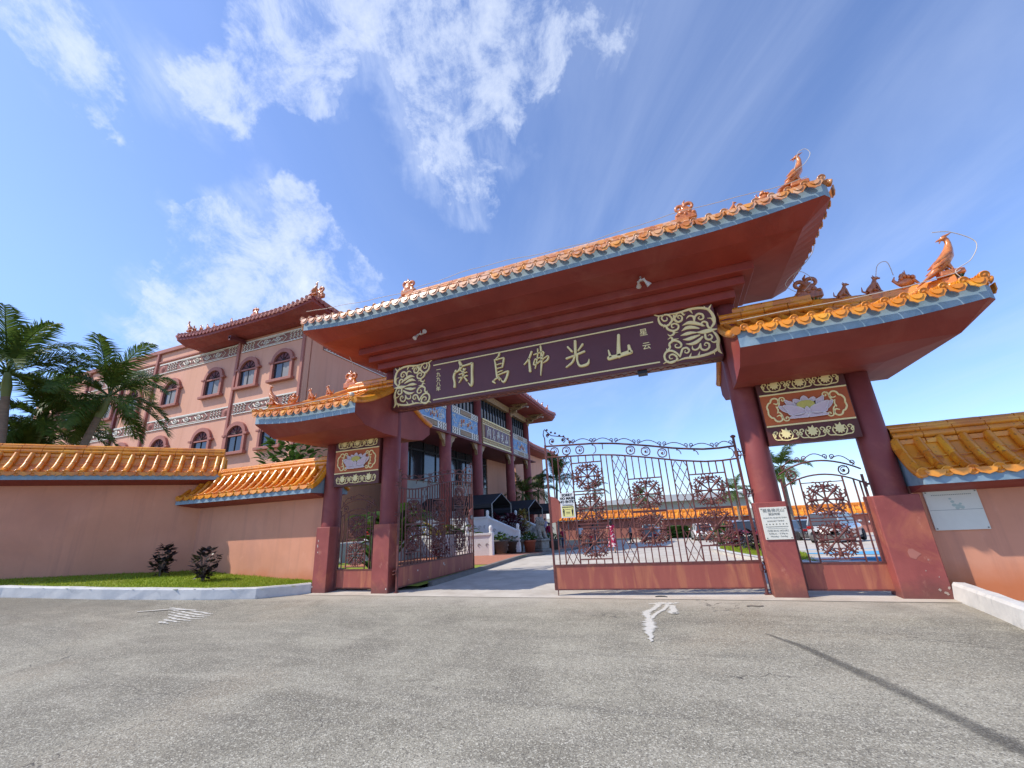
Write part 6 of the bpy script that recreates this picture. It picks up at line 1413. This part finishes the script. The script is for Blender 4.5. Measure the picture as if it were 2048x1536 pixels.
# ------------------------------------------------------------------ palms and trees
def palm(label,loc,h,lean,cr,n,seed,wind=(1,0),group=None,tr=.13,droop=1.,lf=72,young=4,shaft=True,upf=1.):
    rr=random.Random(seed); T=thing('palm_tree',label,'palm tree',loc,0,group); top=V((lean[0],lean[1],h)); b=MB()
    pts=[V((lean[0]*t*t,lean[1]*t*t,h*t)) for t in lin(0,1,10)]; b.tube([p-V((0,0,.3)) if i==0 else p for i,p in enumerate(pts)],[tr*(1.25-.45*t) for t in lin(0,1,10)],12)
    for k in range(int(h/.22)):
        t=(k+.5)/int(h/.22); p=V((lean[0]*t*t,lean[1]*t*t,h*t)); b.tube([p,p+V((0,0,.02))],tr*(1.28-.45*t),12)
    b.build('trunk',MT['bark'],T)
    dirn=(V(pts[-1])-V(pts[-2])).normalized(); c=top
    if shaft:
        b=MB(); b.tube([top-dirn*.1,top+dirn*.3,top+dirn*.75,top+dirn*1.0],[tr*.85,tr*1.05,tr*.7,tr*.35],12); b.build('crownshaft',MT['shaft'],T); c=top+dirn*.85
    wv=V((wind[0],wind[1],0)); b=MB()
    for i in range(n):
        a=2*PI*i/n*1.0+rr.uniform(-.25,.25); lv=(i*7%n)/n; el=rad(78-100*lv*droop+rr.uniform(-8,8))*1.0; el=max(el,rad(-35)); L_=cr*rr.uniform(.85,1.12)
        d0=V((math.cos(a)*math.cos(el),math.sin(a)*math.cos(el),math.sin(el)*upf)); p=V(c); seg=12; P_=[p.copy()]; d=d0.copy()
        for s_ in range(seg):
            t=s_/seg; d=(d+V((0,0,-.13*droop*(.4+t)))+wv*.055*(.3+t)).normalized(); p=p+d*(L_/seg); P_.append(p.copy())
        b.tube(P_,[.028*(1-.85*k/seg)*cr/2.4 for k in range(seg+1)],4,caps=False)
        for k in range(2,lf):
            t=.14+.86*k/lf; f=t*seg; j=min(seg-1,int(f)); q=P_[j].lerp(P_[j+1],f-j); tg=(P_[j+1]-P_[j]).normalized()
            sd_=tg.cross(V((0,0,1))); 
            if sd_.length<.05: sd_=V((-math.sin(a),math.cos(a),0))
            sd_.normalize(); upv=sd_.cross(tg); l=cr*.30*(math.sin(PI*(.10+.86*t))**.7)*rr.uniform(.8,1.15)
            for sg in (-1,1):
                e=(tg*.62+sd_*sg*.75+upv*rr.uniform(-.1,.45)+wv*.25).normalized(); m1=q+e*l*.5; e2=(e+V((0,0,-.55*droop-.1))+wv*.35).normalized(); tip=m1+e2*l*.55
                w=tg*.0195*cr/2.4*1.15; b.add([q-w*.6,q+w*.6,m1+w,m1-w,tip],[(0,1,2,3),(3,2,4)],0)
    b.build('crown',MT['palm'],T); return T
pg='palms beyond the left wall'
def P2(x,y): return (x,y,.2)
palm('leaning palm with a green crownshaft, in front of the pink building',(-22.3,-.7,.5),6.15,(.45,.45),2.75,18,5,(.75,.35),pg,.15,1.15)
palm('tall palm with pale trunk at the far left edge, crown blown rightward',(-22.7,-2.15,.5),6.6,(-.2,-.5),2.9,16,9,(.75,.4),pg,.15,1.0)
palm('palm between the two front palms, its dark crown lower than theirs',(-24.4,-1.2,.5),5.2,(.2,.2),2.8,18,14,(.7,.3),pg,.14,1.1)
palm('short pale green palm low behind the left wall, below the other crowns',(-24.6,-1.2,.5),3.5,(.1,.1),2.2,16,21,(.4,.1),pg,.12)
palm('palm at the back of the left group, mostly hidden by the tall palm',(-26.5,-3.6,.5),5.0,(-.2,.2),2.8,14,28,(.5,.2),pg,.14)
shrub('green leafy bush behind the short left wall, beside the pink building',(-17.8,6.0,1.2),520,1.6,4.3,MT['leaf'],None,.42,.3,77,z0=1.5,name='bush')
pg='palms around the car park'
palm('dense palm right of the temple hall columns',(-11.9,34,-1.1),5.6,(.2,.1),2.9,14,33,(.5,0),pg,.14)
palm('palm seen between the two last temple columns',(-13.6,33,-1.1),4.6,(.1,.1),2.5,13,35,(.5,0),pg,.13)
palm('small palm just left of the mask notice',(-8.2,36,-1.2),4.6,(.1,.1),1.7,11,37,(.5,0),pg,.12)
palm('palm in front of the hall wall between the porch columns',(-13.2,27.4,-.6),3.6,(0,0),2.0,12,39,(.3,0),pg,.12)
palm('thin leaning palm with a bare pale trunk near the middle of the far wall',(-2.2,43,-1.4),4.2,(-1.2,.3),1.7,12,41,(-.3,0),pg,.12,1.1)
palm('bushy palm at the car park, left of the notice board pillar',(6.0,43,-1.4),3.9,(.1,.1),2.3,13,43,(.4,0),pg,.13)
palm('large palm framed by the narrow right gate',(8.9,33.5,-1.2),5.2,(.1,.1),2.7,16,45,(.2,0),pg,.16)
# ------------------------------------------------------------------ far wall, far building, island, hedge
wall('boundary_wall','far boundary wall with orange coping on the left side of the car park',(-17,52),(-2.5,52),0,1.0,'far boundary walls of the car park',sp=.5,seed=11,plain=True,base=-3,mw=MT['trim'])  # darker trim colour on the three far walls paints their shade in
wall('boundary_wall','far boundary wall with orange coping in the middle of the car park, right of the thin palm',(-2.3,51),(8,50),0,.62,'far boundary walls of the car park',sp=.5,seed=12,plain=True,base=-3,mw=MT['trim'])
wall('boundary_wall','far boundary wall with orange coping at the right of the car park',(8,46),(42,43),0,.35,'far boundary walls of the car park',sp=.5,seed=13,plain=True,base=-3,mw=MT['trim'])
FB=thing('distant_building','long pale grey flat roofed building beyond the far wall','building')
b=MB(); b.box(-24,14,95,130,-2,3.7); b.build('wall',MT['greywall'],FB); b=MB(); b.prism([(-26,93,3.7),(15,93,3.7),(15,93,4.9),(-4,93,5.2),(-26,93,4.2)],(0,40,0)); b.build('roof_slab',MT['slab'],FB)
rebase(FB,(-5,110,-1.4))
b=leafclump(900,1.0,1.2,None,.3,0,.4,5); b.v=[(x*3.2,y*.7,z) for x,y,z in b.v]; hd=b.build('hedge',MT['leaf'],loc=(-.6,47,-1.45)); tag(hd,'clipped green hedge at the foot of the far wall behind the white car','hedge')
# planting island with white kerb, and painted bay
isl=[(4.6,4.35),(3.2,4.55),(2.35,5.6),(1.75,7.1),(1.25,9.0),(1.2,12.0),(1.6,16),(2.3,20)]
isl3=[(x,y,gz(x,y)-.04) for x,y in isl]
kk=kerb('kerb',[p for p in isl3],'',h=.17,w=-.3,seed=12); tag(kk,'curved white kerb around the planted island inside the right gate','kerb')
def ix(y):
    p=isl
    for i in range(len(p)-1):
        if p[i][1]<=y<=p[i+1][1]: t=(y-p[i][1])/(p[i+1][1]-p[i][1]); return p[i][0]+t*(p[i+1][0]-p[i][0])
    return 2.3
b=MB(); ys_=lin(4.5,19,40); vs=[]
for y in ys_: e=ix(y)+.2; f=min(e+1.9,3.3+ (y-4.5)*.12) if y>5.6 else e+.2; f=max(f,e+.1); vs+=[(e,y,gz(e,y)+.14),(f,y,gz(f,y)+.10)]
b.add(vs,[(2*i,2*i+1,2*i+3,2*i+2) for i in range(40)],0); struct(b.build('lawn',MT['turf']))
b=MB()
for i in range(9000):
    y=R.uniform(4.7,17); e=ix(y)+.25; x=e+R.uniform(0,1.6); f=min(e+1.7,3.3+(y-4.5)*.12)
    if x>f: continue
    z=gz(x,y)+.13; a=R.uniform(0,6.3); w=.012; h=R.uniform(.03,.09); b.add([(x-w*math.cos(a),y-w*math.sin(a),z),(x+w*math.cos(a),y+w*math.sin(a),z),(x+R.uniform(-.03,.03),y,z+h)],[(0,1,2)],0)
gi=b.build('grass',MT['grass']); tag(gi,'bright grass on the curved island inside the right gate','grass'); gi['kind']='stuff'
ig='low plants on the island'
shrub('dark purple plant on the island, just left of the notice board pillar',(2.35,8.6,.08),150,.32,.6,MT['dleaf'],ig,.2,.25,51)
shrub('crimson plant on the island behind the right gate leaf',(2.0,10.6,-.0),150,.45,.7,MT['crimson'],ig,.2,.25,52); shrub('green plant on the island, farther back',(1.9,14.5,-.3),200,.5,1.0,MT['leaf'],ig,.26,.25,53)
b=MB(); b.add([(3.6,8.2,gz(3.6,8.2)+.02),(9,6.2,gz(9,6.2)+.02),(12,9.5,gz(12,9.5)+.02),(4.6,11.5,gz(4.6,11.5)+.02)],[(0,1,2,3)],0); struct(b.build('parking_area',MT['bluepaint']))
b=MB(); 
for k in range(5): x0=3.3+k*.95; b.bbox(x0,x0+.9,5.05,5.3,0.0,.17,.02,0 if k!=1 else 1)
tag(b.build('wheel_stop',[MT['white'],MT['bluepaint']]),'low white and blue painted kerb behind the narrow right gate','kerb')
b=MB()
for k in range(4): y=13+k*6; b.box(-2+k*.3,-1.0+k*.3,y,y+.14,gz(0,y)+.02,gz(0,y)+.024)
# ------------------------------------------------------------------ cars
def paint(name,c): return mat(name,c,.25,tuple(x*.9 for x in c),3,.3,coat=.8,spec=.5)
def car(label,loc,rz,m,kind='sedan',group='cars in the car park'):
    T=thing('parked_car',label,'car',loc,rz,group); L_,W_=(4.6,1.82) if kind=='sedan' else (4.6,1.9)
    hb=.92 if kind=='sedan' else 1.05; ht=1.44 if kind=='sedan' else 1.70; zb=.24
    # lower body as lofted sections along X (front +X)
    xs=[-2.3,-2.24,-2.0,-1.4,-.6,.3,1.1,1.7,2.1,2.26,2.3]; top=[.62,.86,hb,hb+.02,hb,hb-.01,hb-.04,hb-.12,hb-.22,hb-.32,.52] if kind=='sedan' else [.70,.95,hb+.02,hb+.03,hb+.02,hb,hb-.02,hb-.08,hb-.18,hb-.30,.58]
    wid=[.70,.80,.87,.905,.91,.91,.90,.88,.82,.76,.66]; vs=[];n=10
    for x,t,w in zip(xs,top,wid):
        s_=W_/1.82
        w*=s_; sec=[(-w*.94,zb),(-w,zb+.14),(-w*1.0,(t+zb)*.5),(-w*.97,t-.10),(-w*.84,t),(w*.84,t),(w*.97,t-.10),(w,(t+zb)*.5),(w,zb+.14),(w*.94,zb)]
        vs+=[(x,y,z) for y,z in sec]
    fs=[]; k=len(xs)
    for i in range(k-1):
        for j in range(n): fs.append((i*n+j,i*n+(j+1)%n,(i+1)*n+(j+1)%n,(i+1)*n+j))
    fs+=[tuple(range(n)),tuple(range((k-1)*n,k*n))]
    b=MB(); b.add(vs,fs,0,True)
    # greenhouse roof
    if kind=='sedan': gx=[-1.95,-1.2,-.4,.3,1.25]; gt=[hb+.0,ht-.04,ht,ht-.03,hb-.02]
    else: gx=[-2.22,-1.95,-.6,.4,1.25]; gt=[hb+.05,ht-.06,ht,ht-.06,hb]
    gw=[.80,.66,.66,.66,.78]; rs=[]
    for x,t,w in zip(gx,gt,gw):
        rs+=[(x,-w,t-.035),(x,-w*.86,t+.01),(x,w*.86,t+.01),(x,w,t-.035)]
    fr=[]
    for i in range(1,3):
        for j in range(3): fr.append((i*4+j,i*4+j+1,(i+1)*4+j+1,(i+1)*4+j))
    b.add(rs,fr,0,True)
    for sg in (-1,1):   # pillars
        for (a,c_) in (((gx[0]+.05,sg*.80,hb-.02),(gx[1],sg*.66,gt[1]-.02)),((gx[4]-.03,sg*.78,hb-.03),(gx[3],sg*.66,gt[3]-.02)),((gx[2]+.1,sg*.82,hb-.02),(gx[2]+.05,sg*.67,gt[2]-.03))): b.tube([a,c_],.04,6)
    B=b.build('car_body',m,T)
    b=MB(); g=[]
    for x,t,w in zip(gx,gt,gw): g+=[(x,-.84 if 0 else -w*.985-.0,t-.05),(x,w*.985,t-.05)]
    lo=[(gx[0]+.02,-.83,hb-.03),(gx[0]+.02,.83,hb-.03),(gx[4]-.02,.81,hb-.05),(gx[4]-.02,-.81,hb-.05)]
    b.add([lo[0],lo[1],(gx[1],.645,gt[1]-.02),(gx[1],-.645,gt[1]-.02)],[(0,1,2,3)],0); b.add([lo[3],lo[2],(gx[3],.645,gt[3]-.02),(gx[3],-.645,gt[3]-.02)],[(0,1,2,3)],0)
    for sg in (-1,1): b.add([(gx[0]+.05,sg*.83,hb-.03),(gx[4]-.03,sg*.81,hb-.05),(gx[3],sg*.652,gt[3]-.02),(gx[2],sg*.652,gt[2]-.02),(gx[1],sg*.652,gt[1]-.02)],[(0,1,2,3,4)],0)
    b.build('car_windows',MT['glass'],T)
    for x in (-1.4,1.42):
        for sg in (-1,1):
            b=MB(); b.lathe([(.2,-.10),(.32,-.10),(.335,-.05),(.335,.05),(.32,.10),(.2,.10)],(x,sg*.83*W_/1.82,.335),20,ax='y'); w=b.build('wheel',MT['tyre'],T)
            b=MB(); b.lathe([(0,-.08),(.2,-.06),(.21,-.1),(.21,.1),(.2,.06),(0,.08)],(x,sg*.835*W_/1.82,.335),14,ax='y'); b.build('rim',MT['rim'],w)
    for sg in (-1,1):
        b=MB(); b.bbox(2.12,2.27,sg*.62-.16,sg*.62+.16,hb-.42,hb-.28,.03); b.build('headlight',MT['lens'],T)
        b=MB(); b.bbox(-2.31,-2.2,sg*.66-.16,sg*.66+.16,hb-.2,hb-.06,.02); b.build('tail_light',MT['tail'],T)
        b=MB(); b.ell((.95,sg*.98*W_/1.82,hb+.06),(.08,.11,.07),8); b.build('mirror',m,T)
    b=MB(); b.box(-2.325,-2.3,-.26,.26,.58,.72); b.build('number_plate',MT['plaque'],T)
    b=MB(); b.bbox(-2.335,-2.1,-.82,.82,.26,.50,.04); b.bbox(2.1,2.335,-.78,.78,.24,.44,.04); b.bbox(-1.0,1.0,-.925*W_/1.82,.925*W_/1.82,.22,.30,.02); b.build('bumper',MT['pot_grey'],T)
    return T
Z=lambda x,y:gz(x,y)+.01
pw=paint('white_car_paint',(.75,.75,.74)); pb=paint('black_car_paint',(.02,.022,.026)); pr=paint('dark_red_car_paint',(.16,.012,.022)); ps=paint('silver_car_paint',(.40,.41,.40)); pg_=paint('charcoal_car_paint',(.05,.055,.06)); pbl=paint('pale_blue_car_paint',(.30,.50,.55))
car('black car parked at the far wall left of the hedge',(-2.7,39.5,Z(0,39)),rad(75),pb,'sedan'); car('pale blue van body parked against the far wall behind the black car',(-3.6,46,Z(0,46)),rad(90),pbl,'suv')
car('white sport utility car at the far wall beside the hedge',(1.9,41,Z(0,41)),rad(95),pw,'suv'); car('charcoal sport utility car between the white car and the dark red car',(4.2,33,Z(0,33)),rad(95),pg_,'suv')
car('dark red car with its tail toward the gate',(3.75,22.5,Z(0,22.5)),rad(88),pr,'sedan'); car('charcoal car showing between the notice board pillar and the silver car',(8.4,29,Z(0,29)),rad(100),pg_,'sedan')
car('silver sport utility car framed by the narrow right gate',(8.6,21.6,Z(0,21.6)),rad(60),ps,'suv'); car('white sedan at the right side of the narrow right gate',(10.6,19.0,Z(0,19)),rad(75),pw,'sedan')
# ------------------------------------------------------------------ people
def skin(name,V_,E_,m,parent,sub=2,root=0):
    me=bpy.data.meshes.new(name); me.from_pydata([v[0] for v in V_],E_,[]); o=bpy.data.objects.new('tmp',me); COL.objects.link(o)
    sk=o.modifiers.new('s','SKIN'); sk.use_smooth_shade=True
    for i,v in enumerate(V_):
        d=me.skin_vertices[0].data[i]; r=v[1]; d.radius=(r,r) if not isinstance(r,tuple) else r; d.use_root=(i==root)
    ss=o.modifiers.new('u','SUBSURF'); ss.levels=sub; ss.render_levels=sub
    dg=bpy.context.evaluated_depsgraph_get(); m2=bpy.data.meshes.new_from_object(o.evaluated_get(dg)); bpy.data.objects.remove(o)
    m2.materials.clear(); m2.materials.append(m); q=bpy.data.objects.new(name,m2); COL.objects.link(q); q.parent=parent; return q
def person(label,loc,rz,h,top,bot,hairlen=.0,dress=None,stride=.12,arms=((.25,-.0),(-.2,.0)),sleeve=.6,group=None,skirt=None):
    """figure facing +X; top/bot clothing materials"""
    T=thing('person',label,'person',loc,rz,group); k=h/1.7
    P=lambda x,y,z:(x*k,y*k,z*k)
    Vt=[];E_=[]
    def add(p,r,par=None):
        Vt.append((P(*p),r*k)); i=len(Vt)-1
        if par is not None: E_.append((par,i))
        return i
    pel=add((0,0,.93),.125); wa=add((0,0,1.08),.115,pel); ch=add((.0,0,1.28),.13,wa); nk0=add((0,0,1.42),.075,ch); nk=add((.01,0,1.48),.05,nk0); hd_=add((.02,0,1.56),.082,nk); ht_=add((.015,0,1.64),.075,hd_)
    add((.095,0,1.565),.018,hd_)
    J={}
    for sg,(sx,sl_) in zip((1,-1),((stride,0),(-stride,0))):
        hip=add((0,.09*sg,.86),.095,pel); kn=add((sx*.55+.02,.10*sg,.47),.062,hip); an=add((sx*1.0-.03,.10*sg,.09),.042,kn); ft=add((sx*1.0+.10,.11*sg,.035),.036,an); J['h',sg]=(hip,kn,an,ft)
    for sg,(sw,out) in zip((1,-1),arms):
        sh=add((0,.17*sg,1.38),.058,nk0); el=add((sw*.35,.22*sg+out*.3,1.12),.042,sh); wr=add((sw*1.0+.03,.22*sg+out,.90),.028,el); pm=add((sw*1.15+.04,.22*sg+out,.84),.032,wr)
        for f in range(5):
            fx=(-.028+.014*f); ln=(.05,.075,.082,.076,.06)[f]; a=add((sw*1.15+.04+fx,.22*sg+out+(.02 if f==0 else .0),.80+(.02 if f==0 else 0)),.010,pm); add((sw*1.2+.05+fx*1.2,.22*sg+out-.01*sg,.80-ln+(.02 if f==0 else 0)),.008,a)
        J['a',sg]=(sh,el,wr)
    skin('body',Vt,E_,MT['skin'],T)
    pos=[v[0] for v in Vt]
    def sub(idx,edges,grow,m,name,root=0):
        mp={v:i for i,v in enumerate(idx)}; return skin(name,[(pos[i],Vt[i][1]*grow) for i in idx],[(mp[a],mp[c]) for a,c in edges],m,T,2,root)
    # shirt
    sh=[pel,wa,ch,nk0]; ed=[(pel,wa),(wa,ch),(ch,nk0)]; extra=[]
    Vs=[(pos[i],Vt[i][1]*1.17) for i in sh]; Es=[(0,1),(1,2),(2,3)]
    for sg in (1,-1):
        s_,e_,w_=J['a',sg]; a=V(pos[s_]); c_=V(pos[e_]); q=a.lerp(c_,min(1,sleeve)); Vs.append((tuple(a),Vt[s_][1]*1.25)); Es.append((3,len(Vs)-1)); Vs.append((tuple(q),Vt[e_][1]*1.35)); Es.append((len(Vs)-2,len(Vs)-1))
        if sleeve>1: Vs.append((tuple(V(pos[e_]).lerp(V(pos[w_]),.9)),Vt[w_][1]*1.4)); Es.append((len(Vs)-2,len(Vs)-1))
    skin('shirt' if not dress else 'dress_top',Vs,Es,top,T)
    if dress:
        b=MB(); vs=[]; n=20
        for z,rx in ((1.05,.155),(.92,.17),(.7,.20),(.5,.23),(.32,.26)):
            for j in range(n): a=2*PI*j/n; f=1+.07*math.sin(5*a+z*6)*(1.05-z)*2; vs.append((rx*k*.9*f*math.cos(a)+.0,rx*k*f*math.sin(a),z*k))
        b.add(vs,[(i*n+j,i*n+(j+1)%n,(i+1)*n+(j+1)%n,(i+1)*n+j) for i in range(4) for j in range(n)],0,True); b.build('skirt',top,T)
    else:
        idx=[pel]+[j for sg in (1,-1) for j in J['h',sg][:3 if not skirt else 2]]; Es=[]; 
        for sg in (1,-1): q=J['h',sg]; Es+=[(pel,q[0]),(q[0],q[1])]+([(q[1],q[2])] if not skirt else [])
        sub(idx,Es,1.2,bot,'trousers')
    for sg in (1,-1):
        a=V(pos[J['h',sg][2]]); f=V(pos[J['h',sg][3]]); b=MB(); b.tube([a+V((-.03,0,-.05))*k,a+V((.03,0,-.05))*k,f+V((.02,0,-.0))*k,f+V((.06,0,-.005))*k],[.04*k,.05*k,.045*k,.02*k],8,flat=.8); b.build('shoe',MT['black'],T)
    b=MB(); hp=V(pos[hd_]); b.ell(hp+V((-.022,0,.048))*k,(.098*k,.092*k,.092*k),12)
    if hairlen: b.tube([hp+V((-.06,0,.02))*k,hp+V((-.075,0,-.1))*k,hp+V((-.07,0,-hairlen))*k],[.085*k,.085*k,.03*k],10)
    b.build('hair',MT['hair'],T)
    b=MB()
    for sg in (-1,1): b.ell(hp+V((.078,.03*sg,.015))*k,.011*k,6)
    b.build('eyes',MT['black'],T)
    return T
floral=mat('crimson_floral_cloth',(.42,.015,.07),.8,(.75,.62,.60),9,1.,detail=1.5,lo=.54,hi=.58)
def cloth(n,c): return mat(n,c,.85,None,6,.3)
navy=cloth('navy_cloth',(.02,.02,.06)); lil=cloth('pale_lilac_cloth',(.42,.38,.50)); crim=cloth('crimson_cloth',(.38,.01,.06)); redc=cloth('red_cloth',(.5,.02,.03)); grey=cloth('grey_cloth',(.2,.21,.23)); denim=cloth('denim_cloth',(.06,.08,.14)); blk=cloth('black_cloth',(.02,.02,.022)); wht=cloth('white_cloth',(.6,.6,.6))
vg='visitors inside the gate'
def at(x,y): return (x,y,gz(x,y)+.008)
person('woman in a crimson and white floral dress walking away on the driveway',at(-3.41,13.1),rad(95),1.58,floral,None,.16,True,.14,sleeve=.5,group=vg)
person('child in a red shirt and black trousers, left of the woman in the floral dress',at(-5.0,15.6),rad(90),1.0,redc,blk,.05,group=vg)
person('person in dark clothes far off near the thin palm',at(-4.6,33),rad(180),1.72,grey,blk,.0,arms=((.3,.1),(.25,0)),group=vg)
person('person in a navy top standing under the canopies behind the lion',(-11.3,25.5,-.0),rad(-60),1.7,navy,denim,.1,group=vg)
person('person in a pale lilac top with one arm out, under the canopies',(-10.6,25.3,-.1),rad(-50),1.72,lil,denim,.0,arms=((.5,.25),(-.1,0)),sleeve=1.2,group=vg)
person('person in a crimson top and grey trousers, right of the stone lion',(-9.6,23.0,-.45),rad(-80),1.75,crim,grey,.1,sleeve=1.2,group=vg)
person('child in crimson and blue seen just inside the right gate leaf edge',at(-7.9,20.5),rad(-80),1.45,crim,denim,.1,group=vg)
person('visitor in a pale top behind the mask notice',at(-6.9,21.5),rad(120),1.7,wht,blk,.1,group=vg); person('visitor in grey behind the left wheels of the right gate leaf',at(-6.2,23.0),rad(60),1.68,grey,denim,.0,group=vg)
